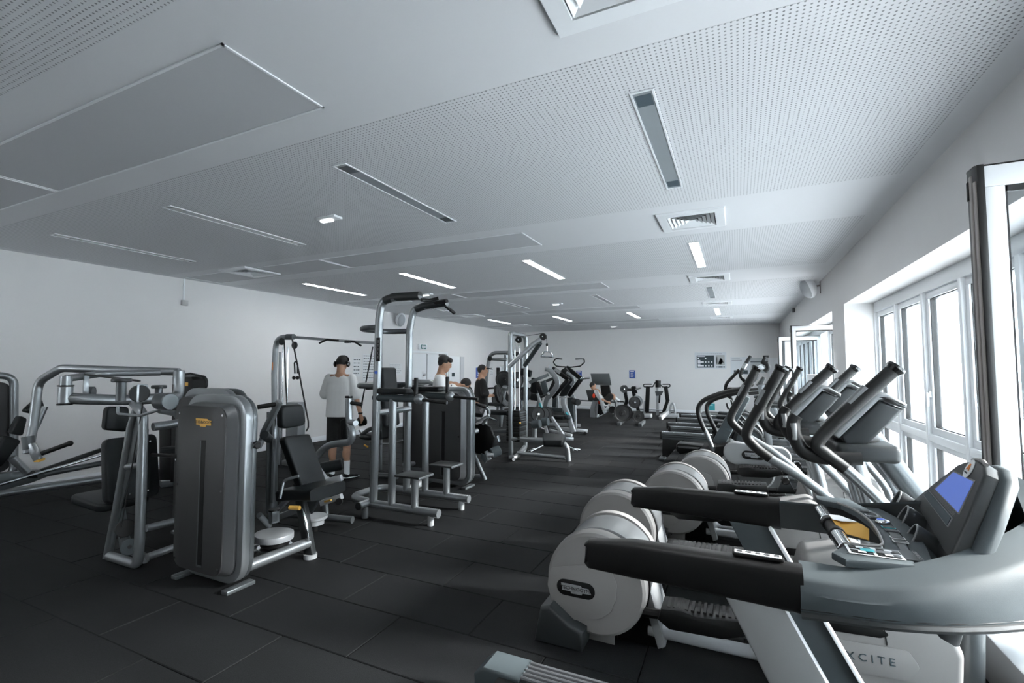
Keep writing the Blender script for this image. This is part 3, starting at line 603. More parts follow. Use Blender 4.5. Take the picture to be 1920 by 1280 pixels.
# ---- C: leg press by the left wall
t = thing('leg_press', 'pin loaded leg press with chrome rails at the left wall, cut by the left edge', 'exercise machine', (-7.5, 2.9, 0), 'pin loaded strength machines')
obj('base_tube', T([(-7.86, 2.3, .14), (-7.53, 3.9, .14)], .05), 'silver', t)
obj('upper_tube', T([(-7.6,2.756,0.316), (-7.45,3.37,0.376)], .035), 'silverd', t)
for dx, m_ in ((0, 'chrome'),): obj('guide_rail', T([(-7.4,2.297,0.292), (-7.3,3.298,0.501)], .016), m_, t)
obj('guide_beam', MB().beam((-7.55,2.784,0.365), (-7.45,3.363,0.547), .05, .05), 'grey_d', t); obj('rear_post', T([(-7.5, 3.85, .12), (-7.45, 3.85, .75)], .05), 'silver', t)
obj('carriage', MB().prism([(-7.45,2.347,0.431),(-7.45,2.769,0.408),(-7.45,2.845,0.312),(-7.45,2.705,0.268),(-7.45,2.356,0.227)], (-.12, 0, 0), .008), 'silverd', t)
obj('carriage_boot', MB().prism([(-7.42,2.633,0.413),(-7.42,2.716,0.409),(-7.42,2.748,0.317),(-7.42,2.668,0.327)], (-.08, 0, 0), .008), 'black', t)
obj('seat_pad', quad_pad(MB(), [(-7.35,2.293,0.508),(-7.35,2.417,0.513),(-7.35,2.566,0.778),(-7.35,2.423,0.862)], .12, .02, .04), 'pad', t)
obj('shoulder_pad', quad_pad(MB(), [(-7.35,2.465,0.874),(-7.35,2.573,0.825),(-7.35,2.601,1.021),(-7.35,2.536,1.069)], .12, .02, .03), 'pad', t)
obj('headrest', quad_pad(MB(), [(-7.35,2.566,1.103),(-7.35,2.692,1.055),(-7.35,2.744,1.163),(-7.35,2.71,1.276)], .12, .02, .03), 'pad', t)
obj('back_stay', T([(-7.3,2.578,0.726), (-7.3,2.668,0.956), (-7.3,2.726,1.153)], .03, .1), 'silver', t); obj('lower_stay', T([(-7.35,2.486,0.6), (-7.35,2.626,0.414)], .04), 'silver', t)
ring = [(-7.8,2.376,0.303),(-7.8,2.665,0.334),(-7.8,2.616,1.498),(-7.8,2.322,1.539)]
obj('ring_frame', MB().tube(ring, .04, 12, .12, True), 'silver', t); obj('cover', MB().prism([(-7.82,2.4,0.355),(-7.82,2.641,0.4),(-7.82,2.598,1.422),(-7.82,2.352,1.466)], (-.06, 0, 0), .01, rad=.1), 'plate', t, label='charcoal tower cover')
# ---- D: cable crossover
t = thing('cable_crossover', 'tall double cable crossover with black pull-up grips behind the man in white', 'exercise machine', (-6.2, 5.6, 0))
obj('upright', T([(-7.004,5.6,-0.264),(-7.101,5.6,1.509),(-7.073,5.6,2.125),(-6.663,5.6,2.113)], .045, [0, .2, .22, 0]), 'silver', t)
obj('inner_post', T([(-6.921,5.6,-0.081),(-6.972,5.6,1.869)], .02), 'silver', t)
for x in (531, 543): obj('guide_rod', T([V((-6.874,5.6,0.01))+V(((x-531)*.0095, 0, 0)), V((-6.898,5.6,1.958))+V(((x-531)*.0095, 0, 0))], .014), 'chrome', t)
obj('top_beam', MB().beam((-6.663,5.6,2.113), (-5.199,5.95,1.999), .06, .045, .006), 'silver', t); obj('beam_joint', MB().cyl((-6.754,5.55,2.122), (-6.592,5.55,2.117), .045, n=18), 'silverd', t)
for (x, y) in ((527, 640), (551, 647)):
    c = V((-6.891,5.55,2.045)) if x == 527 else V((-6.587,5.55,1.976)); obj('pulley', MB().cyl(c, c+V((0, .03, 0)), .06, n=22, bev=.005), 'grey_d', t)
obj('cable_strap', T([(-6.753,5.5,2.039),(-6.708,5.5,1.512),(-6.651,5.5,0.992),(-6.614,5.5,0.649)], .011, .2, 8), 'cable', t)
obj('cable_strap', T([(-6.448,5.4,2.061),(-6.247,5.4,1.431),(-6.05,5.4,0.771),(-6.047,5.4,0.673),(-6.091,5.4,0.621)], .012, .05, 8), 'cable', t)
rp = obj('triceps_rope', T([(-6.427,5.45,1.514),(-6.446,5.45,1.685),(-6.41,5.45,1.711),(-6.373,5.45,1.668),(-6.367,5.45,1.514)], .012, .02, 8), 'cable', t); obj('rope_end', MB().ell((-6.449,5.45,1.445), (.03, .03, .03), 12, 8), 'rubber', rp); obj('rope_end', MB().ell((-6.365,5.45,1.446), (.03, .03, .03), 12, 8), 'rubber', rp)
obj('pull_up_grip', T([(-6.066,5.6,2.002),(-5.894,5.6,2.058),(-5.666,5.6,2.035)], .016, .05, 8), 'rubber', t); obj('pull_up_grip', T([(-5.719,5.8,2.038),(-5.526,5.8,2.025),(-5.381,5.8,1.954)], .016, .05, 8), 'rubber', t)
obj('grip_plate', MB().box((-5.612,5.75,2.008), (.1, .05, .02), .003), 'silverd', t)
obj('upright', T([(-5.199,5.95,1.999), (-5.176,6,1.941), (-5.154,6,1.344), (-5.136,6,-0.08)], .04, .1), 'silver', t); obj('cable_strap', T([(-5.23,5.9,1.938), (-5.408,5.8,0.761)], .011, 0, 8), 'cable', t)
obj('stack_shroud', MB().bb(-6.66, -6.4, 5.5, 5.66, .12, 1.05, .02), 'silver', t); obj('base', MB().beam((-6.8, 5.6, .05), (-6.1, 5.6, .05), .1, .08), 'silver', t)
obj('upright_cover', MB().prism([(-7.065,5.62,-0.318),(-6.925,5.62,-0.304),(-6.958,5.62,0.529),(-7.099,5.62,0.521)], (0, .05, 0), .005), 'silver', t)
obj('upright_label', MB().box((-7.081,5.55,1.635), (.012, .006, .13), .001), 'orange', t, label='narrow orange label')
# ---- M2: seated leg curl behind the bench
t = thing('leg_curl_machine', 'leg curl machine with curved lever, roller pad and pale beams behind the black bench', 'exercise machine', (-3.95, 3.75, 0), 'pin loaded strength machines')
obj('curved_lever', MB().tube(spline([(-4.09,3.7,0.532),(-3.995,3.7,0.69),(-3.854,3.7,0.794),(-3.7,3.7,0.831),(-3.564,3.7,0.856),(-3.524,3.7,0.933),(-3.562,3.7,1.033),(-3.579,3.7,1.14),(-3.582,3.7,1.291)], 5), .035, 14), 'silver', t)
obj('lever_cap', MB().cyl((-3.583,3.7,1.296), (-3.583,3.7,1.318), .037), 'black', t); obj('hand_grip', T([(-3.56,3.7,1.248), (-3.451,3.75,1.232)], .02), 'rubber', t)
obj('peg', MB().cyl((-3.562,3.7,1.054), (-3.409,3.62,1.059), .03, n=16, bev=.003), 'silver', t)
obj('thigh_pad', quad_pad(MB(), [(-3.893,3.9,0.784),(-3.78,3.9,0.826),(-3.816,3.9,1.073),(-3.907,3.9,1.035)], .1, .02, .03), 'pad', t)
roller('roller_pad', (-4.006,3.75,0.542), (-3.849,3.9,0.572), .06, t)
obj('beam', MB().beam((-3.742,3.45,0.631), (-3.597,3.45,0.497), .05, .055), 'white_m', t); obj('beam', MB().beam((-3.598,3.45,0.507), (-3.458,3.5,0.551), .05, .06), 'white_m', t)
obj('beam', MB().beam((-3.615,3.4,0.316), (-3.404,3.45,0.393), .05, .05), 'white_m', t); obj('beam_wheel', MB().cyl((-3.392,3.4,0.357), (-3.439,3.46,0.337), .03), 'black', t)
obj('bracket', MB().prism([(-3.778,3.5,0.468),(-3.511,3.5,0.505),(-3.564,3.5,0.414),(-3.74,3.5,0.405)], (0, .03, 0), .004), 'silverd', t); obj('knob', MB().cyl((-3.449,3.4,0.464), (-3.422,3.4,0.452), .02), 'white_m', t)
obj('pin_grip', MB().cyl((-3.526,3.36,0.351), (-3.445,3.36,0.375), .009), 'yellow', t, label='yellow pin grip')
c = V((-3.799,3.496,0.12)); obj('counterweight', MB().cyl(c, c+V((0, 0, .03)), .12, n=26, bev=.006).cyl(c-V((0, 0, .05)), c, .09, n=20), 'white_m', t, label='pale round counterweight'); obj('base_stem', MB().cyl((c.x, c.y, 0), (c.x, c.y, .08), .03), 'black', t)
obj('base_tube', T([(-4.3, 3.6, .07), (-3.55, 3.75, .07)], .035), 'silverd', t); obj('post', T([(-3.918,3.7,0.411), (-3.85, 3.7, .06)], .03), 'silverd', t)
# ---- G: pull-up and dip tower
t = thing('pull_up_tower', 'tall grey tubular pull-up and dip tower with two steps in the middle', 'exercise machine', (-3.3, 4.4, 0))
YN, YFp = 4.12, 4.72
for s_, (y, P) in enumerate(((YN, [(-3.61,4.12,0.152),(-3.568,4.12,2.13),(-3.535,4.12,2.353),(-3.322,4.12,2.37),(-3.018,4.12,2.367)]), (YFp, [(-3.629,4.72,0.096),(-3.611,4.72,2.069),(-3.551,4.72,2.328),(-3.362,4.72,2.35),(-3.074,4.72,2.372)]))):
    obj('post', T(P, .043, [0, .12, .16, .1, 0]), 'silver', t)
obj('top_sleeve', T([(-3.49,4.12,2.345),(-3.372,4.12,2.373),(-3.018,4.12,2.367)], .0455, .06), 'grey_d', t); obj('top_sleeve', T([(-3.511,4.72,2.319),(-3.386,4.72,2.351),(-3.074,4.72,2.372)], .0455, .06), 'grey_d', t)
obj('pull_up_grip', T([(-2.989,4.1,2.317), (-2.951,4.2,2.322), (-2.877,4.25,2.347)], .02, .05, 10), 'rubber', t); obj('pull_up_grip', T([(-3.234,4.7,2.372), (-2.996,4.6,2.371)], .022, 0, 10), 'rubber', t); obj('pull_up_grip', T([(-3.096,4.72,2.335), (-3.058,4.86,2.259)], .02, 0, 10), 'rubber', t)
def uloop(z, x0, m, nm): obj(nm, T([(-3.6, YN, z), (x0, YN+.06, z), (x0, YFp-.06, z), (-3.6, YFp, z)], .032, .17), m, t)
uloop(2.05, -3.92, 'silverd', 'rear_hoop'); uloop(1.40, -3.95, 'silverd', 'rear_hoop')
obj('crossbar', T([(-3.60, YN, 1.11), (-3.60, YFp, 1.11)], .036), 'silver', t)
for i, (y, rail) in enumerate(((YN, 0), (YFp, 1))):
    obj('front_post', T([(-3.36, y, .13), (-3.36, y, 1.27)], .04), 'silver', t)
    obj('step_post', T([(-3.06, y, .13), (-3.06, y, .47)], .038), 'silver', t)
    obj('base_rail', T([(-3.66, y, .13), (-2.76, y, .13)], .044), 'silver', t)
    ft = obj('foot', MB().cyl((-2.86, y, .0), (-2.86, y, .10), .034, n=16, bev=.003), 'white_m', t)
    obj('step', MB().box((-3.06, y+(-.02), .495), (.30, .26, .022), .005), 'grey_d', t, label='black tread plate'); obj('step_edge', MB().box((-2.905, y-.02, .49), (.01, .25, .022), .003), 'silver', t)
    obj('arm_rail', T([(-3.62, y, 1.275), (-3.02, y, 1.275)], .038), 'grey_m', t)
    obj('ball_joint', MB().ell((-3.02, y, 1.275), (.055, .055, .055), 18, 12), 'silver', t)
    obj('dip_grip', T([(-2.98, y, 1.27), (-2.66, y+(-.02 if i == 0 else .02), 1.25)], .018, 0, 10), 'rubber', t)
    obj('vertical_grip', T([(-3.06, y, 1.30), (-3.06, y, 1.50)], .022, 0, 12), 'rubber', t)
    obj('arm_pad', MB().box((-3.34, y, 1.352), (.40, .14, .065), .028, seg=3), 'pad', t)
obj('foot', MB().cyl((-3.64, YN-.09, 0), (-3.64, YN-.09, .12), .036, n=16), 'silver', t); obj('base_end', MB().cyl((-3.66, YN-.17, .14), (-3.66, YN, .14), .042, n=18), 'silver', t); obj('end_cap', MB().cyl((-3.66, YN-.178, .14), (-3.66, YN-.168, .14), .04, n=18), 'black', t)
obj('rear_base', T([(-3.66, YN, .14), (-4.0, YN+.06, .14), (-4.0, YFp-.02, .14), (-3.66, YFp, .14)], .042, .2), 'silver', t); obj('rear_base_end', T([(-3.62, YFp, .14), (-3.62, YFp+.3, .16)], .04), 'white_m', t)
obj('back_pad', MB().box((-3.66, 4.42, 1.27), (.07, .26, .68), .03, (0, -6, 0), 3), 'pad', t); obj('pad_bracket', MB().bb(-3.75, -3.69, 4.12, 4.72, 1.36, 1.42, .006), 'grey_d', t)
lb = obj('name_plate', MB().box((-3.533,4.07,1.803), (.055, .006, .26), .002), 'black', t, label='black plate with small upright lettering')
for k, ch in enumerate('STILE'[:5]): text('letter', ch, .042, face_m(V((-3.529,4.066,1.803))+V((0, -.0015, .085-.042*k)), (1, 0, 0), (0, 0, 1)), 'grey_l', lb)
obj('sticker', MB().cyl((-3.562,4.075,1.553), (-3.565,4.079,1.553), .018), 'blue', t, label='round blue sticker')
# ---- H: arm extension with big tower, behind the pull-up tower
t = thing('rotary_leg_machine', 'machine with charcoal tower, big black cam disc and grey roller behind the pull-up tower', 'exercise machine', (-3.5, 5.8, 0), 'pin loaded strength machines')
tower(t, -4.0, -3.235, 5.5, 5.72, .03, 1.345, logo=False)
obj('cam_disc', MB().prism([(-3.48,5.95,0.671),(-3.393,5.95,0.789),(-3.264,5.95,0.826),(-3.153,5.95,0.779),(-3.085,5.95,0.635),(-3.127,5.95,0.471),(-3.237,5.95,0.381),(-3.365,5.95,0.394),(-3.479,5.95,0.46),(-3.524,5.95,0.571)], (0, .05, 0), .008), 'black', t)
k_ = obj('stop_knob', MB().cyl((-3.466,5.72,0.869), (-3.492,5.85,0.855), .062, n=24, bev=.01), 'black', t); obj('knob_ring', MB().cyl((-3.489,5.86,0.854), (-3.508,5.95,0.844), .07, n=24), 'silver', k_)
obj('cam_axle', MB().cyl((-3.351,5.7,0.709), (-3.293,5.85,0.731), .04, n=18, bev=.004), 'silver', t); obj('axle_cap', MB().cyl((-3.362,5.69,0.703), (-3.342,5.7,0.71), .038), 'black', t)
obj('gusset', MB().prism([(-3.423,5.75,0.787),(-3.312,5.75,0.633),(-3.422,5.75,0.553)], (0, .02, 0), .003), 'silver', t)
roller('roller_pad', (-3.135,5.95,0.411), (-3.036,6.05,0.455), .07, t, 'grey_m'); obj('roller_core', MB().cyl((-3.159,5.9,0.396), (-3.075,5.93,0.404), .03), 'white_m', t)
obj('lever', MB().beam((-3.203,5.95,0.443), (-3.152,5.95,0.322), .05, .05), 'white_m', t); obj('bracket', MB().prism([(-3.269,5.9,0.409),(-3.209,5.9,0.399),(-3.167,5.9,0.329),(-3.2,5.9,0.275),(-3.268,5.9,0.35)], (0, .03, 0), .003), 'silverd', t)
obj('rear_leg', T([(-3.415,5.9,0.45), (-3.28, 6.05, .02)], .034), 'silver', t); obj('front_link', T([(-3.46,5.8,0.448),(-3.34,5.8,0.478)], .025), 'silver', t)
obj('seat_arm', T([(-3.264,5.95,0.811),(-3.179,5.95,0.911),(-3.154,5.95,1.002),(-3.205,5.95,1.037)], .022, .05), 'silver', t); obj('upper_lever', MB().beam((-3.453,5.9,1.009), (-3.339,5.9,0.835), .035, .05), 'silverd', t); obj('lever_tube', T([(-3.408,5.9,0.846),(-3.279,5.9,0.867),(-3.135,5.9,0.947)], .02, .02), 'white_m', t)
obj('label_strip', MB().beam((-3.406,5.85,1.045), (-3.345,5.85,0.943), .04, .052, .002), 'teal', t, label='teal instruction strip')
obj('seat', quad_pad(MB(), [(-3.483,5.877,0.98), (-3.163,5.765,0.98), (-3.891,7.224,0.98), (-4.51,7.804,0.98)], .06, .015, .03), 'pad', t); obj('hand_grip', T([(-3.397,6,1.087),(-3.292,6,1.053),(-3.197,6,1.026)], .018, .03), 'rubber', t)
obj('floor_bar', T([(-3.9, 5.9, .06), (-3.3, 6.05, .06)], .03), 'silver', t)
# ---- H2: machine with back pad partly hidden behind the tower
t = thing('seated_row_machine', 'charcoal tower machine with a rounded seat, half hidden behind the pull-up tower posts', 'exercise machine', (-4.6, 6.1, 0), 'pin loaded strength machines')
tower(t, -4.72, -4.12, 6.0, 6.2, .03, 1.42, logo=False, slot=False)
obj('seat', MB().ell((-4.926,5.6,0.584), (.22, .2, .05), 20, 10), 'pad', t); obj('seat_post', T([V((-4.926,5.6,0.552)), (-4.92, 5.6, .04)], .05), 'silverd', t)
obj('back_pad', MB().box((-4.709,5.6,0.776), (.08, .32, .42), .035, (0, -10, 0), 3), 'pad', t); roller('roller_pad', (-5.221,5.6,0.782), (-5.166,5.7,0.799), .07, t)
obj('tube_frame', T([(-5.062,5.5,0.612),(-4.941,5.5,0.689),(-4.791,5.5,0.743)], .03, .02), 'silverd', t); obj('guard_wire', T([(-5.115,5.5,0.679),(-5.041,5.5,0.605),(-4.786,5.5,0.497),(-4.494,5.5,0.517),(-4.306,5.5,0.582)], .010, .05), 'silver', t); obj('pin_grip', MB().cyl((-5.007,5.5,0.467), (-4.935,5.5,0.44), .012), 'yellow', t, label='yellow pin grip')
obj('base_tube', T([(-4.965,5.6,0.015),(-4.471,5.6,0.039)], .04), 'silverd', t); obj('rail', T([(-4.613,5.9,0.124), (-4.366,6.1,0.181)], .035), 'silver', t)

# ---- M3: black machine with wire handle behind the two towers
t = thing('abdominal_machine', 'black weight machine with thin wire handle and yellow badge, behind the charcoal towers', 'exercise machine', (-6.2, 3.7, 0), 'pin loaded strength machines')
obj('column', MB().prism([(-6.556,3.7,0.145),(-6.183,3.7,0.182),(-6.213,3.7,1.366),(-6.263,3.7,1.479),(-6.398,3.7,1.511),(-6.6,3.7,1.49)], (0, .2, 0), .02), 'black', t); obj('head_block', MB().prism([(-6.332,3.65,1.492),(-6.115,3.65,1.494),(-6.081,3.65,1.455),(-6.101,3.65,1.271),(-6.317,3.65,1.253)], (0, .18, 0), .015), 'black', t)
obj('badge', MB().box((-6.211,3.64,1.401), (.12, .006, .045), .002), 'yellow', t, label='yellow maker badge')
obj('side_tube', T([(-6.342,3.8,1.449),(-6.23,3.8,1.423),(-6.193,3.8,1.342),(-6.184,3.8,1.194)], .035, .08), 'silverd', t)
obj('wire_handle', T([(-6.376,3.7,1.518),(-6.212,3.7,1.533),(-5.923,3.7,1.495),(-5.879,3.7,1.456),(-5.873,3.7,1.358),(-6.041,3.7,1.355)], .013, .05, 8), 'black', t)
obj('lever_rod', T([(-5.632,3.5,1.327),(-5.119,3.5,1.326)], .012, 0, 8), 'cable', t); obj('rod_knob', MB().ell((-5.101,3.5,1.326), (.025,)*3), 'black', t)
obj('seat', quad_pad(MB(), [(-6.604,3.6,0.526),(-6.271,3.6,0.551),(-6.222,3.6,0.632),(-6.609,3.6,0.605)], .3, .02, .03), 'pad', t); obj('frame_tube', T([(-6.641,3.6,1.058),(-6.303,3.6,1.038),(-6.131,3.6,0.883),(-6.091,3.6,0.245)], .035, .1), 'silverd', t)
obj('panel', MB().prism([(-6.878,3.75,0.136),(-6.624,3.75,0.161),(-6.674,3.75,0.907),(-6.932,3.75,0.895)], (0, .1, 0), .01), 'black', t); obj('base', MB().beam((-7.1,3.885,0.05), (-7,4.102,0.05), .3, .08), 'silverd', t)
# ================================================================ MIDDLE AND FAR MACHINES
def disc(name, c, ax, r, th, m, p, hub=True, label=None):
    c, ax = V(c), V(ax).normalized(); mb = MB().rings([(c-ax*th/2, r*.93), (c-ax*th*.5, r), (c+ax*th*.5, r), (c+ax*th/2, r*.93), (c+ax*th*.28, r*.86), (c+ax*th*.28, r*.4), (c+ax*th*.5, r*.34)], 28)
    o = obj(name, mb, m, p, label=label)
    if hub: obj('hub', MB().cyl(c-ax*th*.7, c+ax*th*.75, r*.16, n=14), 'chrome', o)
    return o
# ---- J: lat pulldown
t = thing('lat_pulldown', 'tall silver lat pulldown with hanging triangle handle in the middle distance', 'exercise machine', (-3.5, 7.8, 0))
obj('ring_frame', MB().tube([(-3.66,7.716,-0.004),(-3.66,7.693,2.076),(-3.66,7.693,2.23),(-3.66,8.36,2.213),(-3.66,8.385,2.06),(-3.66,8.352,0.107),(-3.66,8.179,-0.005)], .042, 14, [0, 0, .14, .14, 0, .12, 0], cap=True), 'silver', t)
obj('ring_base', T([(-3.66,7.716,0.033), (-3.505,7.517,0.06), (-3.564,7.825,0.06), (-3.66,8.327,0.111)], .042, .06), 'silver', t)
obj('boom', T([(-3.646,7.62,1.637), (-3.26,7.8,2.025), (-3.137,7.85,2.11)], .045, .15), 'silver', t); obj('boom', T([(-3.58,8.15,1.649), (-3.168,7.9,2.046)], .04), 'grey_m', t)
for (px, py, y) in ((1018.5, 631, 7.86),):
    c = V((-3.095,7.86,2.157)); o = obj('pulley', MB().cyl(c-V((0, .03, 0)), c+V((0, .02, 0)), .062, n=26, bev=.008), 'black', t); obj('hub', MB().cyl(c-V((0, .035, 0)), c, .01), 'chrome', o)
c = V((-3.568,7.86,2.112)); o = obj('pulley', MB().cyl(c-V((0, .03, 0)), c+V((0, .02, 0)), .060, n=26, bev=.008), 'black', t); obj('hub', MB().cyl(c-V((0, .035, 0)), c, .01), 'chrome', o)
obj('cable', T([(-3.538,7.84,2.168),(-3.102,7.84,2.212),(-3.022,7.84,2.134),(-3.017,7.84,1.993)], .005, .05, 6), 'cable', t); obj('cable_stop', MB().ell((-3.017,7.84,2.012), (.02, .02, .03)), 'black', t)
h = obj('triangle_handle', T([(-3.134,7.84,1.807),(-3.073,7.84,1.891),(-2.953,7.84,1.889),(-2.894,7.84,1.804)], .011, 0, 8), 'chrome', t, label='chrome hanging close-grip handle')
obj('hook', T([(-3.017,7.84,1.993),(-3.018,7.84,1.89)], .008, 0, 8), 'chrome', h); obj('handle_grip', T([(-3.134,7.84,1.807),(-2.894,7.84,1.795)], .014, 0, 8), 'chrome', h)
obj('handle_arm', T([(-3.063,7.84,1.881), (-3.07,7.78,1.814)], .008, 0, 6), 'chrome', h); obj('handle_arm', T([(-2.963,7.84,1.88), (-2.911,7.78,1.812)], .008, 0, 6), 'chrome', h)
for x in (965, 974): obj('guide_rod', T([(-3.649,7.85,0.782), (-3.649,7.85,2.142)] if x == 965 else [(-3.554,7.85,0.786), (-3.553,7.85,2.004)], .014, 0, 10), 'chrome', t)
st = obj('weight_stack', MB().bb(-3.74, -3.50, 7.72, 8.02, .30, .84), 'black', t)
for k in range(12): obj('weight_plate', MB().box((-3.62, 7.87, .33+k*.043), (.26, .32, .036), .006), 'grey_d' if k % 2 else 'iron', st)
obj('stack_hook', T([(-3.486,7.7,0.736),(-3.466,7.7,0.7),(-3.486,7.7,0.643)], .008, .02, 8), 'black', t); obj('select_pin', MB().ell((-3.458,7.66,0.639), (.02, .02, .02)), 'yellow', t)
obj('seat_tube', T([(-3.66,7.716,0.342), (-3.551,7.75,0.353), (-2.769,7.85,0.335), (-2.663,7.85,0.269), (-2.64,7.86,0.017)], .045, .12), 'silver', t)
obj('base_tube', T([(-3.551,7.75,0.101), (-2.693,7.85,0.068)], .035), 'silver', t); obj('foot', MB().cyl((-3.587,7.67,0), (-3.452,7.383,0.06), .025), 'white_m', t)
obj('seat', quad_pad(MB(), [(-2.482,6.278,0.6),(-2.209,6.352,0.6),(-2.385,6.984,0.6),(-2.753,6.944,0.6)], .10, .025, .05), 'pad', t)
obj('knee_post', T([(-3.253,7.82,0.354),(-3.252,7.82,0.661)], .045), 'silver', t); obj('adjust_lever', T([(-3.213,7.8,0.674),(-3.172,7.8,0.787),(-3.192,7.8,0.805)], .014, .02), 'chrome', t)
roller('knee_roller', (-3.25,7.72,0.616), (-3.1,7.72,0.641), .075, t, 'grey_m'); roller('knee_roller', (-3.162,7.95,0.643), (-3.04,7.95,0.658), .075, t, 'grey_m')
# ---- EZ bar
t = thing('curl_bar', 'chrome bent curl bar lying on the floor behind the pulldown bench', 'barbell', (-3.384,9.205,0))
obj('bar', T([(-3.404,8.006,0.1), (-3.306,8.361,0.16), (-2.948,8.598,0.16), (-2.725,8.646,0.06)], .014, .05), 'chrome', t); obj('sleeve', T([(-3.422,8.001,0.09), (-3.416,8.185,0.11)], .03), 'chrome', t); obj('sleeve', T([(-2.796,8.609,0.09), (-2.75,8.827,0.05)], .025), 'chrome', t)
# ---- K: smith rack with plates
t = thing('smith_rack', 'curved silver barbell rack with black plates behind the man in black', 'rack', (-4.9, 10.3, 0))
obj('frame_tube', T([(-5.623,10.2,-0.074),(-5.539,10.2,0.954),(-5.468,10.2,1.599),(-5.41,10.2,1.883),(-5.294,10.2,1.971),(-4.783,10.2,1.964)], .045, [0, 0, 0, .2, .2, 0]), 'silver', t)
obj('joint', MB().ell((-5.376,10.15,1.83), (.06, .06, .06), 14, 10), 'grey_d', t); obj('cross_tube', T([(-5.395,10.2,1.818),(-4.951,10.2,1.802)], .035), 'silver', t)
obj('rear_post', T([(-5.014,10.3,1.919),(-5.042,10.3,1.216),(-5.169,10.3,0.194)], .05, .1), 'silver', t); obj('top_tube', T([(-5.145,10.6,1.968),(-4.641,10.6,1.935)], .05), 'silverd', t)
obj('post', T([(-4.741,10.6,1.95),(-4.757,10.6,0.438)], .045), 'silverd', t)
for (a, b, r) in ((945, 711, .20), (970, 712, .17), (946, 747, .22), (995, 740, .16)):
    pass
disc('weight_disc', (-4.887,9.9,1.341), (1, -.6, 0), .20, .06, 'iron', t); disc('weight_disc', (-4.561,9.9,1.332), (1, -.6, 0), .19, .06, 'iron', t); disc('weight_disc', (-5.17,10.3,0.869), (1, -.6, 0), .23, .05, 'iron', t)
obj('lever_arm', MB().prism([(-5.188,10,1.123),(-5.062,10,1.274),(-4.853,10,1.277),(-4.922,10,1.103),(-5.062,10,1.063)], (0, .06, 0), .01), 'black', t); obj('hand_grip', T([(-5.123,9.9,1.14),(-5.291,9.9,1.125),(-5.32,9.9,1.087)], .022, .03), 'rubber', t)
obj('curved_guard', MB().tube(spline([(-4.778,9.9,1.134),(-4.901,9.9,1.144),(-4.969,9.9,1.007),(-4.9,9.9,0.862),(-4.777,9.9,0.744)], 5), .06, 10), 'silver', t); obj('diagonal', MB().beam((-4.992,10,1.039), (-5.089,10,0.602), .05, .06), 'white_m', t)
obj('bench_pad', MB().beam((-5.344,10,0.756), (-4.785,10,0.749), .26, .07, .02), 'pad', t); obj('bench_pad', MB().beam((-5.129,9.6,0.609), (-4.528,9.6,0.609), .3, .09, .02), 'pad', t)
obj('bench_leg', MB().beam((-4.818,9.6,0.586), (-4.818,9.6,0.29), .05, .05), 'silverd', t); obj('bench_base', MB().beam((-5.168,9.3,0.188), (-4.361,9.3,0.256), .06, .07), 'silverd', t); obj('bench_base', MB().beam((-4.928,9.3,0.247), (-4.472,8.6,0.184), .05, .06), 'white_m', t)
obj('sleeve_pin', T([(-5.247,9.9,0.444),(-5.051,9.9,0.391)], .02), 'chrome', t); obj('back_support', MB().beam((-4.379,10,1.417), (-4.339,10,1.575), .10, .26, .02), 'pad', t)
obj('tray', MB().prism([(-4.716,8.9,0.129),(-4.54,8.9,0.195),(-4.503,8.9,0.076),(-4.665,8.9,-0)], (0, .1, 0), .008), 'silver', t)
# ---- L1: plate loaded grey lever machine
t = thing('plate_loaded_press', 'plate-loaded machine with a curved grey beam and stacked black discs beside the pulldown', 'exercise machine', (-3.9, 9.8, 0), 'plate loaded lever machines')
obj('curved_beam', MB().tube(spline([(-3.705,9.7,1.599),(-3.607,9.7,1.496),(-3.51,9.7,1.359),(-3.498,9.7,1.233),(-3.596,9.7,1.094),(-3.732,9.7,0.93),(-3.77,9.7,0.723)], 6), 1, 12, sq=(.035, .055)), 'silver', t)
obj('beam_hub', MB().cyl((-3.636,9.65,1.634), (-3.685,9.78,1.634), .045, n=18), 'white_m', t); obj('hub_block', MB().beam((-3.767,9.7,1.576), (-3.631,9.7,1.553), .10, .08), 'silver', t)
obj('lever_beam', MB().beam((-4.115,9.6,1.285), (-3.712,9.75,1.46), .07, .07), 'silverd', t); obj('lever_beam', MB().beam((-3.947,9.9,1.267), (-3.632,9.9,1.388), .06, .06), 'silverd', t)
obj('front_leg', MB().beam((-3.598,9.6,0.556), (-3.303,9.5,0.214), .05, .06), 'white_m', t); obj('rear_leg', MB().beam((-4.021,9.7,0.436), (-3.906,9.7,1.018), .05, .05), 'silver', t)
obj('black_post', MB().beam((-3.968,9.7,1.296), (-3.831,9.7,0.962), .07, .09), 'black', t); obj('post_face', MB().beam((-3.81,9.65,1.322), (-3.725,9.65,1.025), .05, .12), 'grey_m', t); obj('black_rail', MB().beam((-3.595,9.8,1.344), (-3.745,9.8,1.017), .05, .06), 'black', t)
disc('weight_disc', (-3.803,9.35,0.637), (1, -1, 0), .155, .05, 'iron', t); disc('weight_disc', (-3.754,9.5,0.626), (1, -1, 0), .155, .05, 'iron', t); disc('weight_disc', (-3.739,9.65,0.613), (1, -1, 0), .16, .05, 'iron', t, label='disc with silver rim')
disc('weight_disc', (-4.292,9.8,1.028), (1, -.7, 0), .16, .05, 'iron', t); disc('weight_disc', (-4.266,10.2,1.046), (1, -.7, 0), .14, .05, 'iron', t)
obj('back_pad', quad_pad(MB(), [(-4.176,9.8,1.066),(-3.997,9.8,1.011),(-4.034,9.8,1.363),(-4.149,9.8,1.398)], .08, .015, .03), 'pad', t); obj('seat', quad_pad(MB(), [(-4.146,9.7,0.896),(-3.906,9.7,0.879),(-3.956,9.7,1.04),(-4.121,9.7,1.037)], .2, .02, .03), 'pad', t)
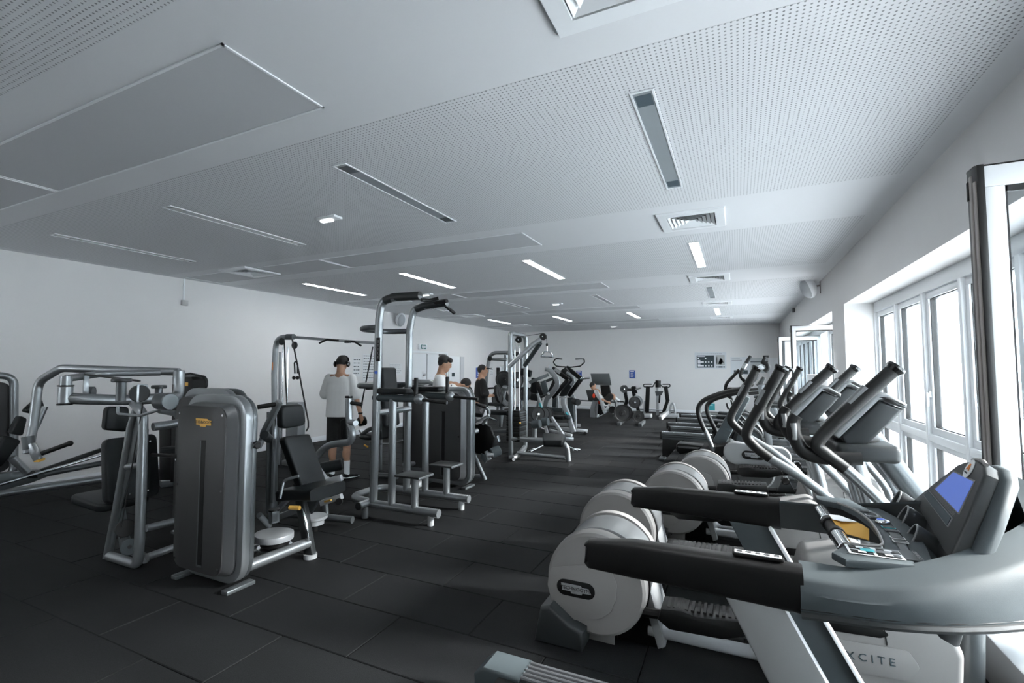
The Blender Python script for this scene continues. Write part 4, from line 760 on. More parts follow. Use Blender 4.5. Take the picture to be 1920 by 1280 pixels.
obj('hand_grip', T([(-3.866,9.6,0.978),(-3.657,9.6,1.052)], .02), 'grey_d', t); obj('grip_end', MB().ell((-3.669,9.6,1.052), (.03,)*3, 10, 8), 'white_m', t)
obj('label_strip', MB().beam((-3.806,9.45,0.864), (-3.758,9.45,0.72), .03, .04, .002), 'teal', t, label='teal instruction strip'); obj('strut', MB().beam((-3.874,9.5,1.052), (-3.765,9.5,0.715), .04, .045), 'white_m', t)
obj('base_tube', MB().beam((-3.724,9.8,0.255), (-3.15,9.6,0.2), .06, .05), 'white_m', t); obj('base_tube', MB().beam((-4.272,9.9,0.38), (-3.565,9.7,0.174), .06, .05), 'silverd', t); obj('base_cap', MB().beam((-3.211,9.3,0.17), (-3.051,9.4,0.156), .07, .07), 'silver', t)
obj('adjust_post', MB().beam((-3.667,9.4,0.405), (-3.62,9.4,0.241), .03, .06), 'white_m', t)
# ---- L2: black lever machine with bull-horn handles
t = thing('plate_loaded_pulldown', 'black and pale grey lever machine with bull-horn handles on top', 'exercise machine', (-3.9, 11.4, 0), 'plate loaded lever machines')
obj('horn_handle', T([(-3.945,11.3,1.825),(-4.114,11.3,1.84),(-4.186,11.3,1.747),(-4.101,11.3,1.652),(-3.974,11.3,1.639),(-3.723,11.3,1.625),(-3.477,11.3,1.651),(-3.368,11.3,1.742),(-3.381,11.3,1.834),(-3.598,11.3,1.822)], .016, .05, 8), 'black', t)
obj('grip_sleeve', T([(-3.592,11.28,1.835),(-3.388,11.28,1.833)], .02, 0, 8), 'chrome', t)
for k, P in enumerate(([(-4.164,11.2,1.599),(-3.747,11.2,1.324),(-4.167,11.2,0.87)], [(-3.936,11.6,1.626),(-3.544,11.6,1.331),(-3.884,11.6,0.896)])):
    a, b, c = [V(p) for p in P]; obj('bent_lever', MB().beam(a, b, .10, .10, .01).beam(b, c, .10, .10, .01), 'black', t, ang=30)
obj('lever_shroud', MB().prism([(-4.038,11.4,1.532),(-3.896,11.4,1.626),(-3.648,11.4,1.308),(-3.901,11.4,0.866),(-4.07,11.4,0.902),(-3.87,11.4,1.306)], (0, .08, 0), .008), 'grey_d', t)
obj('elbow_cover', MB().tube(spline([(-3.784,11.15,1.495),(-3.635,11.15,1.391),(-3.595,11.15,1.288),(-3.677,11.15,1.184)], 4), .035, 10), 'silver', t); obj('white_guard', MB().beam((-4.071,11.1,1.573), (-3.932,11.1,1.481), .03, .07, .01), 'white_m', t)
obj('horn', T([(-3.541,11.5,1.333),(-3.295,11.5,1.362)], .025), 'chrome', t)
obj('front_leg', MB().tube(spline([(-3.874,11.2,0.865),(-3.875,11.2,0.708),(-3.781,11.2,0.491),(-3.621,11.2,0.047)], 5), 1, 12, sq=(.05, .06)), 'white_m', t); obj('leg_top', MB().beam((-3.971,11.2,0.876), (-3.819,11.2,0.906), .12, .03), 'white_m', t)
obj('label_strip', MB().beam((-3.787,11.1,0.525), (-3.72,11.1,0.45), .09, .02, .002), 'teal', t, label='teal instruction strip')
obj('rear_leg', MB().tube(spline([(-3.836,11.8,0.9),(-3.809,11.8,0.642),(-3.8,11.8,0.073)], 4), 1, 12, sq=(.03, .06)), 'white_m', t); obj('rear_panel', MB().beam((-3.875,11.7,0.85), (-3.837,11.7,0.243), .05, .14), 'grey_m', t)
obj('left_leg', MB().tube(spline([(-4.287,11.8,0.876),(-4.258,11.8,0.696),(-4.274,11.8,0.516)], 4), 1, 12, sq=(.03, .05)), 'white_m', t); obj('left_panel', MB().beam((-4.295,11.7,0.839), (-4.311,11.7,0.55), .05, .1), 'grey_m', t)
obj('cross_member', MB().beam((-4.33,11.4,0.559), (-3.974,11.4,0.545), .06, .10), 'grey_m', t); obj('seat', MB().beam((-4.254,11.2,0.392), (-3.741,11,0.407), .26, .09, .03), 'pad', t); obj('seat_end', MB().ell((-3.7,11,0.422), (.07, .10, .06)), 'grey_m', t)
roller('roller_pad', (-3.712,11.5,0.773), (-3.539,11.3,0.764), .08, t)
obj('base_tube', MB().beam((-4.047,11.4,0.091), (-3.391,11.6,0.038), .07, .07), 'white_m', t); obj('base_tube', MB().beam((-4.521,11.9,0.121), (-3.705,12,0.124), .07, .07), 'white_m', t)
obj('base_foot', MB().cyl((-3.42,11.467,0), (-3.313,11.109,0.05), .035), 'black', t); obj('base_tube', MB().beam((-4.256,11.2,0.103), (-3.735,11.3,0.002), .08, .08), 'silverd', t)
# ---- M: far leg press
t = thing('plate_leg_press', 'inclined leg press with a big dark footplate near the far wall, man seated on it', 'exercise machine', (-4.4, 15.6, 0), 'plate loaded lever machines')
obj('footplate', MB().prism([(-4.45,15.6,1.42),(-3.819,15.6,1.423),(-3.752,15.6,1.039),(-4.381,15.6,1.047)], (0, .05, 0), .01), 'silverd', t); obj('plate_support', MB().prism([(-4.18,15.8,1.026),(-3.872,15.8,1.03),(-3.805,15.8,0.625),(-3.915,15.8,0.428),(-4.129,15.8,0.706)], (0, .1, 0), .01), 'black', t)
obj('backrest', MB().prism([(-4.503,15.2,0.883),(-4.146,15.2,0.89),(-4.044,15.2,0.549),(-4.416,15.2,0.538)], (0, .1, 0), .02), 'grey_d', t); obj('back_frame', MB().prism([(-4.15,15.15,0.892),(-4.097,15.15,0.893),(-3.86,15.15,0.269),(-3.93,15.15,0.198)], (0, .1, 0), .01), 'white_m', t)
obj('front_leg', MB().tube(spline([(-4.185,15.2,0.528),(-4.258,15.2,0.302),(-4.279,15.2,0.009)], 4), 1, 12, sq=(.05, .08)), 'silver', t); obj('front_leg', MB().beam((-4.141,15.3,0.523), (-4.182,15.3,-0.014), .05, .06), 'white_m', t)
obj('floor_beam', MB().beam((-4.218,15.3,0.002), (-3.882,15.8,0.217), .06, .08), 'white_m', t); obj('shroud', MB().prism([(-4.132,15.4,0.552),(-3.96,15.4,0.107),(-4.173,15.4,0.029)], (0, .05, 0), .005), 'black', t)
obj('load_bar', T([(-5.023,15.8,0.502), (-3.21,15.8,0.467)], .022), 'silverd', t); obj('hoop', T([(-3.974,16.2,0.689),(-3.829,16.2,0.584),(-3.758,16.2,0.406),(-3.743,16.2,0.155)], .025, .05), 'silverd', t); obj('rear_leg', MB().beam((-3.911,16,0.343), (-3.788,16,0.063), .05, .05), 'white_m', t)
obj('small_wheel', MB().cyl((-3.75,15.7,0.23), (-3.757,15.8,0.222), .12, n=18), 'iron', t)
# ---- N: plate tree
t = thing('plate_tree', 'black weight tree loaded with round discs in front of the far wall', 'weight rack', (-2.9, 14.0, 0))
obj('curved_post', MB().tube(spline([(-2.976,14,1.102),(-2.949,14,0.824),(-2.921,14,0.64),(-3,14,0.437)], 4), 1, 10, sq=(.035, .05)), 'black', t); obj('curved_post', MB().tube(spline([(-2.786,14.2,1.052),(-2.728,14.2,0.742),(-2.641,14.2,0.435),(-2.584,14.2,0.129)], 4), 1, 10, sq=(.035, .05)), 'black', t)
obj('top_bar', MB().beam((-2.916,14,0.979), (-2.706,14.1,0.964), .08, .08), 'black', t); obj('top_plate', MB().prism([(-2.777,14,1.074),(-2.67,14,1.076),(-2.612,14,0.878),(-2.719,14,0.876)], (0, .06, 0), .005), 'black', t)
obj('empty_peg', T([(-2.656,14,0.984),(-2.504,14,1.048)], .025), 'chrome', t)
disc('weight_disc', (-2.95,13.8,1.002), (.5, -1, 0), .11, .06, 'iron', t); disc('weight_disc', (-2.673,13.9,0.623), (.5, -1, 0), .165, .08, 'iron', t); disc('weight_disc', (-2.65,14.1,0.642), (.5, -1, 0), .165, .05, 'steelpanel', t)
disc('weight_disc', (-2.983,13.7,0.324), (.5, -1, 0), .24, .07, 'iron', t); disc('weight_disc', (-2.97,13.85,0.312), (.5, -1, 0), .24, .05, 'iron', t); disc('weight_disc', (-2.573,13.9,0.233), (.5, -1, 0), .16, .08, 'iron', t)
obj('lower_bar', MB().beam((-3.033,14,0.282), (-2.564,14.1,0.277), .07, .07), 'black', t)
for x in (0, 1):
    a = (-3.021,13.376,0.04) if x == 0 else (-2.437,13.377,0.04); b = (-3.118,14.38,0.04) if x == 0 else (-2.506,14.354,0.04)
    obj('floor_foot', MB().beam(a, b, .10, .08), 'silverd', t)
# ---- O: far row machine with two black arms
t = thing('plate_loaded_row', 'pale machine with two black upright levers and a T-shaped handle at the far wall', 'exercise machine', (-2.5, 16.0, 0), 'plate loaded lever machines')
obj('mast', MB().beam((-2.334,16,1.219), (-2.352,16,0.087), .10, .08), 'white_m', t); obj('mast_head', MB().cyl((-2.31,15.95,1.204), (-2.314,15.95,0.981), .085), 'black', t)
for s_, P in ((0, [(-2.372,15.8,1.155),(-2.457,15.8,1.001),(-2.725,15.8,0.996),(-2.758,15.8,1.047),(-2.723,15.8,1.082),(-2.489,15.8,1.086)]), (1, [(-2.257,15.8,1.123),(-2.16,15.8,1.006),(-1.966,15.8,0.992),(-1.916,15.8,1.043),(-1.948,15.8,1.093),(-2.159,15.8,1.09)])): obj('handle_loop', T(P, .018, .04, 8), 'grey_d', t)
obj('black_lever', MB().beam((-2.607,15.8,1.015), (-2.653,15.8,0.194), .05, .13, .01), 'black', t)
obj('black_lever', MB().beam((-2.062,15.8,1.024), (-2.006,15.8,0.555), .05, .12, .01).beam((-2.005,15.8,0.588), (-2.142,15.8,0.197), .05, .10, .01), 'black', t)
obj('white_leg', MB().beam((-2.732,15.9,0.527), (-2.757,15.9,-0.007), .05, .06), 'white_m', t); obj('foot_block', MB().beam((-2.704,15.6,0.091), (-2.473,15.6,0.1), .3, .12), 'white_m', t); obj('foot_block', MB().beam((-2.186,15.4,0.048), (-2.024,15.9,0.21), .1, .12), 'white_m', t)
obj('load_axle', T([(-2.923,15.9,0.262), (-1.797,15.9,0.253)], .02), 'silver', t); obj('side_hoop', MB().tube(spline([(-2.007,16,0.067),(-1.936,16,0.409),(-1.869,16,0.478),(-1.823,16,0.328),(-1.812,16,0.076)], 4), .035, 10), 'white_m', t)
obj('base_beam', MB().beam((-2.27,16,0.073), (-1.715,16,0.097), .3, .12), 'white_m', t); obj('instruction_board', MB().prism([(-2.408,15.9,0.861),(-2.144,15.9,0.867),(-2.212,15.9,0.729),(-2.377,15.9,0.708)], (0, .02, 0), .002), 'silverd', t)
obj('seat_post', MB().beam((-2.261,15.9,0.728), (-2.282,15.9,0.489), .03, .05), 'black', t)

# ================================================================ PEOPLE
def body(name, parts, vox, m='skin', parent=None, label=None, smooth=4):
    """one continuous surface: tapered limbs fused by a voxel remesh"""
    mb = MB()
    for p in parts:
        if p[0] == 'l':
            P = [V(q) for q in p[1]]; R = p[2]; mb.tube(P, R, 14, .03 if len(P) > 2 else 0, seg=4)
            for q, r in zip(P, R if len(R) == len(P) else [R[0]]*len(P)): mb.ell(q, (r, r, r), 12, 8)
        elif p[0] == 't':
            secs = []
            for c, rx, ry in p[1]: secs.append([V(c)+p[2] @ V((math.copysign(abs(math.cos(a))**.8, math.cos(a))*rx, math.copysign(abs(math.sin(a))**.8, math.sin(a))*ry, 0)) for a in [2*math.pi*k/24 for k in range(24)]])
            mb.loft(secs)
        elif p[0] == 'e': mb.ell(p[1], p[2], 18, 12, p[3] if len(p) > 3 else None)
    o = obj(name, mb, m, parent, label=label); q = o.modifiers.new('fuse', 'REMESH'); q.mode = 'VOXEL'; q.voxel_size = vox; q.use_smooth_shade = True
    s_ = o.modifiers.new('soften', 'SMOOTH'); s_.iterations = smooth; s_.factor = .5
    return o
def person(loc, face, label, joints, vox=.011, hair=None, shirt='tee', shorts='blackc', group=None, extra=None):
    """joints are given in the person's own frame (x right, y forward, z up), face = heading in degrees"""
    t = thing('person', label, 'person', loc); a = math.radians(face); Rz = Matrix.Rotation(a, 3, 'Z')
    def L(p): return V(loc)+Rz @ V(p)
    J = {k: L(p) for k, p in joints.items() if len(p) == 3}; hd = J['head']; hr = Matrix.Rotation(a+math.radians(joints.get('turn', (0, 0, 0))[0]), 3, 'Z') @ Matrix.Rotation(math.radians(joints.get('tilt', (0, 0, 0))[0]), 3, 'X')
    P = [('e', hd, (.074, .094, .112), hr), ('e', hd+hr @ V((0, .025, -.075)), (.052, .068, .055), hr), ('l', [J['neck'], hd-hr @ V((0, .02, .05))], [.062, .056]),
         ('e', hd+hr @ V((0, .099, -.012)), (.012, .018, .026), hr), ('e', hd+hr @ V((.076, -.005, -.01)), (.012, .02, .032), hr), ('e', hd+hr @ V((-.076, -.005, -.01)), (.012, .02, .032), hr),
         ('e', hd+hr @ V((0, .085, .02)), (.05, .02, .012), hr),
         ('l', [J['sl'], J['sr']], [.062, .062]), ('l', [J['neck'], (J['sl']+J['sr'])/2], [.055, .10])]
    mid = (J['sl']+J['sr'])/2; P.append(('e', mid*.72+J['pelvis']*.28, (.175, .115, .20), Rz)); P.append(('e', J['pelvis'], (.165, .12, .13), Rz))
    for s_ in 'lr':
        P.append(('l', [J['s'+s_], J['e'+s_], J['w'+s_]], [.056, .042, .028])); P.append(('l', [J['h'+s_], J['k'+s_], J['a'+s_]], [.088, .058, .036]))
        P.append(('e', J['k'+s_]*.65+J['a'+s_]*.35-Rz @ V((0, .015, 0)), (.056, .062, .10)))
        d = (J['w'+s_]-J['e'+s_]).normalized(); sd = Rz @ V((0, 1, 0)); sd = (sd-d*sd.dot(d)).normalized(); nn = d.cross(sd); w0 = J['w'+s_]
        P.append(('l', [w0, w0+d*.05, w0+d*.085], [.024, .030, .030]))
        for k, (o_, ln) in enumerate(((-.026, .062), (-.009, .075), (.009, .070), (.026, .055))):
            b0 = w0+d*.085+sd*o_; P.append(('l', [b0, b0+d*ln*.55+nn*.008*(1 if s_ == 'l' else -1), b0+d*ln*.9+nn*.028*(1 if s_ == 'l' else -1)], [.0095, .009, .008]))
        b0 = w0+d*.03+sd*.022; P.append(('l', [b0, b0+d*.03+sd*.025, b0+d*.065+sd*.03], [.012, .011, .009]))
    body('body', P, vox, 'skin', t)
    if hair:
        hm = MB().ell(hd+hr @ V((0, -.020, .024)), (.081, .096, .100), 20, 12, hr)
        if hair == 'thick': hm.ell(hd+hr @ V((0, .045, .075)), (.075, .06, .045), 16, 10, hr).ell(hd+hr @ V((0, -.03, .06)), (.088, .095, .075), 16, 10, hr)
        ho = obj('hair', hm, 'hair', t)
        if hair == 'cap': ho.name = 'cap'; obj('cap_peak', MB().ell(hd+hr @ V((0, .12, .055)), (.065, .07, .012), 16, 8, hr), 'blackc', t)
    # facial features
    f = MB()
    for x in (-.03, .03): f.ell(hd+hr @ V((x, .088, .010)), (.011, .006, .006), 10, 6, hr)
    obj('eyes', f, 'ink', t); obj('eyebrows', MB().ell(hd+hr @ V((.03, .093, .03)), (.018, .006, .004), 10, 6, hr).ell(hd+hr @ V((-.03, .093, .03)), (.018, .006, .004), 10, 6, hr), 'hair', t)
    obj('mouth', MB().ell(hd+hr @ V((0, .092, -.058)), (.022, .006, .006), 10, 6, hr), mat('lips', (.28, .11, .08), .5), t)
    # shirt: torso loft plus sleeves, fused
    def ringat(c, rx, ry): return ('e', c, (rx, ry, .06), Rz)
    pv = J['pelvis']; nk = J['neck']; fr = lambda u: mid*(1-u)+pv*u
    Q = [('t', [(nk-(nk-mid)*.12, .066, .064), (nk-(nk-mid)*.45, .095, .078), (mid+(nk-mid)*.25, .165, .095), (fr(.08), .19, .112), (fr(.35), .196, .125), (fr(.7), .192, .130), (fr(1.06), .200, .140), (fr(1.12), .198, .138)], Rz)]
    for s_ in 'lr': Q.append(('l', [J['s'+s_], J['s'+s_]*.15+J['e'+s_]*.85], [.070, .084]))
    so = body('t_shirt', Q, vox, shirt, t)
    # shorts
    Q = [('e', J['pelvis']-V((0, 0, .02)), (.186, .14, .13), Rz)]
    for s_ in 'lr': Q.append(('l', [J['h'+s_], J['h'+s_]*.12+J['k'+s_]*.88], [.098, .098]))
    body('shorts', Q, vox, shorts, t)
    fd = Rz @ V((0, 1, 0))
    for s_ in 'lr':
        A = J['a'+s_]; K = J['k'+s_]; u = (K-A).normalized()
        sk = obj('sock', MB().tube([A-u*.03, A+u*.07, A+u*.17], [.040, .041, .046], 14), 'white', t)
        tw = Matrix.Rotation(math.radians(joints.get('toe', (0, 0, 0))[0 if s_ == 'l' else 1]), 3, 'Z') @ fd; c = V((A.x, A.y, A.z-.075 if A.z > .09 else .0))
        sh = body('shoe', [('e', c+V((0, 0, .045)), (.045, .05, .04)), ('e', c+tw*.07+V((0, 0, .032)), (.045, .06, .03)), ('e', c+tw*.14+V((0, 0, .026)), (.045, .05, .024)), ('e', c+V((0, 0, .07)), (.04, .042, .03))], .008, 'blackc', t, smooth=2)
        so_ = MB().ell(c+tw*.06+V((0, 0, .012)), (.052, .14, .014), 20, 8, Matrix.Rotation(math.atan2(-tw.x, tw.y), 3, 'Z')); obj('sole', so_, 'white', sh)
    return t, J, L, hr, Rz
# man with headphones seen from behind; he faces away from the camera, towards +Y and left
g = dict(head=(.0, .05, 1.665), tilt=(-28,), neck=(0, .0, 1.52), sl=(-.17, 0, 1.45), sr=(.17, 0, 1.45), el=(-.25, .03, 1.18), wl=(-.17, .20, 1.15), er=(.25, -.02, 1.17), wr=(.30, .02, .93), pelvis=(0, 0, .95), hl=(-.09, 0, .90), hr=(.09, 0, .90), kl=(-.10, .02, .50), kr=(.11, .01, .50), al=(-.09, -.02, .085), ar=(.13, -.02, .085), toe=(25, -40))
t, J, L, hr, Rz = person((-5.30, 5.30, 0), 22, 'man in white t-shirt and black shorts with headphones, seen from behind', g, .011, 'short', 'tee', 'blackc')
hp = obj('headphones', MB().tube(spline([J['head']+hr @ V((-.09, -.01, -.01)), J['head']+hr @ V((-.08, -.01, .08)), J['head']+hr @ V((0, -.01, .13)), J['head']+hr @ V((.08, -.01, .08)), J['head']+hr @ V((.09, -.01, -.01))], 5), .012, 10), 'black', t)
for s_ in (-1, 1): obj('ear_cup', MB().cyl(J['head']+hr @ V((s_*.078, -.01, -.01)), J['head']+hr @ V((s_*.115, -.01, -.01)), .045, n=20, bev=.01), 'blackg', hp)
obj('wristband', MB().cyl(J['wr']+V((0, 0, .02)), J['wr']+V((0, 0, -.005)), .033), 'black', t)
obj('shorts_stripe', MB().tube([J['hr']+Rz @ V((.103, 0, .05)), J['hr']*.12+J['kr']*.88+Rz @ V((.10, 0, 0))], .006, 8), 'white', t, label='white side stripe')
# young man in white, head bowed to the right, behind the tower
g = dict(head=(.0, .06, 1.665), tilt=(-18,), neck=(0, .0, 1.52), sl=(-.18, 0, 1.44), sr=(.18, 0, 1.44), el=(-.24, .08, 1.18), wl=(-.15, .28, 1.15), er=(.24, .05, 1.18), wr=(.15, .27, 1.12), pelvis=(0, 0, .95), hl=(-.09, 0, .90), hr=(.09, 0, .90), kl=(-.10, .02, .50), kr=(.10, .02, .50), al=(-.10, -.02, .085), ar=(.10, -.02, .085))
t, J, L, hr, Rz = person((-4.10, 6.14, 0), -62, 'young dark-haired man in white t-shirt looking down behind the tower machine', g, .012, 'thick', 'tee', 'greyc')
text('shirt_print', 'INC.', .07, face_m(L((.03, .163, 1.32)), Rz @ V((1, 0, 0)), (0, 0, 1)) @ Matrix.Identity(4), 'grey_m', t, depth=.004)
# bending person with dark cap
g = dict(head=(.0, .42, 1.30), tilt=(-60,), neck=(0, .28, 1.25), sl=(-.16, .22, 1.26), sr=(.16, .22, 1.26), el=(-.20, .40, 1.10), wl=(-.14, .55, .98), er=(.22, .42, 1.12), wr=(.17, .62, .98), pelvis=(0, -.05, .93), hl=(-.09, -.03, .88), hr=(.09, -.03, .88), kl=(-.10, .08, .48), kr=(.10, .08, .48), al=(-.10, -.02, .085), ar=(.10, -.02, .085))
t, J, L, hr, Rz = person((-4.86, 7.35, 0), -75, 'person in a dark cap and white shirt bending forward over a machine', g, .013, 'cap', 'tee', 'blackc')
# man in black with a disc
g = dict(head=(.0, .04, 1.55), tilt=(-6,), turn=(-18,), neck=(0, .0, 1.40), sl=(-.17, 0, 1.33), sr=(.17, 0, 1.33), el=(-.26, .02, 1.05), wl=(-.12, .24, 1.04), er=(.25, .05, 1.06), wr=(.10, .26, 1.05), pelvis=(0, 0, .86), hl=(-.09, 0, .82), hr=(.09, 0, .82), kl=(-.10, .02, .46), kr=(.10, .02, .46), al=(-.10, -.02, .085), ar=(.10, -.02, .085))
t, J, L, hr, Rz = person((-4.68, 8.45, 0), -50, 'tattooed man in black shirt, cap and white shorts holding a weight disc', g, .013, 'cap', 'blackc', 'greyc')
obj('sleeve_badge', MB().cyl(J['sl']+Rz @ V((-.075, 0, -.10)), J['sl']+Rz @ V((-.083, 0, -.10)), .035), 'white', t, label='round white sleeve badge')
d0 = thing('weight_disc', 'black weight disc held in the hands of the man in black', 'weight plate', tuple(L((.05, .36, 1.08)))); disc('disc', L((.04, .36, 1.08)), Rz @ V((.5, .8, .2)), .19, .05, 'iron', d0)
# seated man on the far leg press
g = dict(head=(.0, -.20, 1.02), tilt=(-10,), neck=(0, -.16, .89), sl=(-.16, -.13, .84), sr=(.16, -.13, .84), el=(-.24, .02, .62), wl=(-.24, .22, .52), er=(.24, .02, .62), wr=(.24, .22, .52), pelvis=(0, .12, .42), hl=(-.09, .14, .42), hr=(.09, .14, .42), kl=(-.12, .40, .72), kr=(.12, .40, .72), al=(-.11, .62, .55), ar=(.11, .62, .55))
t, J, L, hr, Rz = person((-4.12, 15.45, 0), -70, 'dark-haired man in white and red shirt sitting on the far leg press', g, .014, 'short', 'tee', 'blackc')
obj('red_side_panel', MB().ell(L((.12, -.17, .70)), (.10, .08, .14), 14, 10, Rz).ell(L((.13, 0, .50)), (.07, .06, .07), 12, 8, Rz), 'red', t, label='red side of the shirt')
# ================================================================ CARDIO MACHINES, RIGHT SIDE
def circ(cx, y, cz, r, n=40, a0=0, a1=360): return [(cx+r*math.cos(math.radians(a0+(a1-a0)*k/n)), y, cz+r*math.sin(math.radians(a0+(a1-a0)*k/n))) for k in range(n+(0 if a1-a0 == 360 else 1))]
def badge(p, c, s=1., dark=True):
    """maker badge on a face looking towards -Y: black pill, silver plate, lettering"""
    x, y, z = c; h = .047*s; w = .118*s
    pill = [(x-w+h-h*math.cos(math.radians(a)), y, z+h*math.sin(math.radians(a))) for a in range(-90, 91, 15)]+[(x+w-h+h*math.cos(math.radians(a)), y, z+h*math.sin(math.radians(a))) for a in range(90, -91, -15)]
    o = obj('badge', MB().prism(pill, (0, -.004, 0), .001), 'black', p, label='black oval maker badge')
    q = [(-.095, .026), (.035, .026), (.042, .016), (.085, .016), (.102, -.016), (.045, -.018), (.04, -.03), (-.028, -.03), (-.032, -.018), (-.088, -.018)]
    r = [(x+a*s*.95, y-.004, z+b*s*.95) for a, b in q]; pl = obj('badge_plate', MB().prism(r, (0, -.002, 0), .0005), 'grey_l', o)
    text('badge_lettering', 'TECHNOGYM', .029*s, face_m((x-.002, y-.0065, z), (1, 0, 0), (0, 0, 1)), 'black', p)
    return o
def elliptical(label):
    t = thing('elliptical_trainer', label, 'exercise machine', (0, 3.02, 0), 'elliptical cross trainers in a row at the window'); cx, cz = -.775, .35
    for y0, s_ in ((2.76, 1), (3.28, -1)):
        f = MB().rings([((cx, y0, cz), .272), ((cx, y0+s_*.012, cz), .288), ((cx, y0+s_*.085, cz), .292), ((cx, y0+s_*.09, cz), .26)], 48)
        o = obj('side_disc', f, 'grey_p', t, label='warm grey round side cover'); 
        if s_ == 1:
            rp = [(-1.048,2.757,0.403),(-0.74,2.757,0.478),(-0.675,2.757,0.453),(-0.643,2.757,0.379),(-0.65,2.757,0.29),(-0.681,2.757,0.219),(-0.743,2.757,0.167),(-0.959,2.757,0.114),(-1.032,2.757,0.197),(-1.062,2.757,0.3)]
            obj('raised_panel', MB().prism(fillet(rp, .05, 5, True), (0, -.006, 0), .003), 'grey_p', o); badge(t, (-.885, 2.750, .31), .98)
    obj('fan_slot', MB().rings([((cx, 2.84, cz), .272), ((cx, 3.20, cz), .272)], 44), 'black', t); 
    obj('drum_cover', MB().rings([((cx+.01, 2.875, cz), .27), ((cx+.01, 2.885, cz), .288), ((cx+.01, 3.155, cz), .288), ((cx+.01, 3.165, cz), .27)], 48), 'steelpanel', t, label='satin round drum cover')
    obj('slot_strip', MB().tube([(cx+.296*math.cos(math.radians(a)), 2.862, cz+.296*math.sin(math.radians(a))) for a in range(50, -61, -5)], 1, 8, sq=(.017, .004)), 'black', t, label='black curved slot strip')
    obj('rear_foot', MB().prism([(-1.12, 2.67, .0), (-.83, 2.67, 0), (-.82, 2.67, .11), (-.90, 2.67, .135), (-1.02, 2.67, .22), (-1.08, 2.67, .20)], (0, .64, 0), .02, 3), 'grey_d', t, label='graphite plastic rear foot')
    obj('foot_plate', MB().prism([(-.83, 2.83, .0), (-.68, 2.83, 0), (-.68, 2.83, .12), (-.83, 2.83, .12)], (0, .012, 0), .002), 'grey_p', t); obj('bolt', MB().cyl((-.80, 2.82, .05), (-.80, 2.83, .05), .01, n=10), 'black', t)
    obj('frame_plate', MB().prism([(-.68, 2.90, 0), (-.42, 2.90, 0), (-.50, 2.90, .42), (-.62, 2.90, .5), (-.68, 2.90, .3)], (0, .24, 0), .01), 'black', t)
    obj('frame_gusset', MB().prism([(-.44, 2.86, .02), (-.40, 2.86, .04), (-.52, 2.86, .50), (-.57, 2.86, .46)], (0, .3, 0), .005), 'grey_l', t)
    for y in (2.92, 3.12): obj('floor_rail', T([(-.5, y, .09), (.5, y, .09)], .034), 'white_m', t)
    for (y, zp, dz) in ((2.80, .25, .03), (3.24, .42, -.02)):
        obj('crank_bar', T([(cx+.02, y, cz-.12 if y < 3 else cz+.05), (-.45, y, zp-.01), (.55, y, zp+.06)], .026, .1, 10), 'black', t)
        b = [(-.42, zp), (-.40, zp+.065), (-.30, zp+.075), (-.22, zp+.06), (.02, zp+.085), (.04, zp+.02), (-.1, zp-.03), (-.36, zp-.04)]
        pd = obj('pedal', MB().prism([(x, y-.085, z) for x, z in b], (0, .17, 0), .015, 2), 'black', t, label='black foot tray')
        ins = MB()
        for k in range(12): ins.bb(-.37+k*.03, -.355+k*.03, y-.06, y+.06, zp+.062+.0009*k, zp+.0725+.0011*k)
        obj('tread_ribs', ins, 'rubber', pd, kind='stuff', smooth=False)
        obj('link_bracket', MB().prism([(.10, y-.03, zp+.02), (.26, y-.03, zp+.03), (.20, y-.03, zp+.16), (.16, y-.03, zp+.16)], (0, .06, 0), .01), 'grey_d', t)
        obj('link_pivot', MB().cyl((.18, y-.045, zp+.13), (.18, y+.04, zp+.13), .035, n=18, bev=.008), 'blackg', t)
    hood = [(.27, 2.74, .02), (.84, 2.74, .02), (.86, 2.74, .36), (.80, 2.74, .52), (.55, 2.74, .66), (.30, 2.74, .60), (.22, 2.74, .3)]
    h = obj('front_shroud', MB().prism(hood, (0, .56, 0), .03, 3, .06), 'grey_p', t, ang=50); 
    obj('name_plaque', MB().prism([(.30, 2.739, .19), (.66, 2.739, .21), (.70, 2.739, .28), (.66, 2.739, .345), (.30, 2.739, .33)], (0, -.006, 0), .003, rad=.03), 'grey_p', h)
    text('plaque_lettering', 'E X C I T E', .048, face_m((.50, 2.731, .275), (1, 0, .05), (0, 0, 1)), 'ink', h)
    sl = [(.36, 2.739, .365), (.56, 2.739, .375), (.60, 2.739, .395), (.56, 2.739, .42), (.36, 2.739, .41)]; obj('shroud_slot', MB().prism(sl, (0, -.003, 0), .001, rad=.015), 'black', h); obj('seam', MB().beam((.585, 2.738, .35), (.55, 2.738, .60), .004, .004, 0), 'black', h)
    obj('front_foot', MB().bb(.86, 1.0, 2.70, 3.34, 0, .1, .03), 'grey_d', t)
    obj('mast', T([(.60, 3.04, 1.27), (.80, 3.04, .95), (.98, 3.04, .5), (.96, 3.04, .05)], .052, .3, 18), 'silverd', t)
    obj('mast_tube', T([(.52, 2.90, 1.18), (.60, 2.92, .8), (.62, 2.92, .55)], .035, .2), 'silver', t); obj('mast_tube', T([(.52, 3.16, 1.18), (.60, 3.16, .8), (.62, 3.16, .55)], .035, .2), 'silver', t)
    near = [(.655, 2.72, 1.60), (.487, 2.72, 1.42), (.345, 2.72, 1.25), (.375, 2.72, 1.19), (.45, 2.72, 1.13)]; nl = [(.45, 2.72, 1.13), (.573, 2.72, 1.00), (.74, 2.74, .80), (.86, 2.78, .58), (.80, 2.80, .34)]
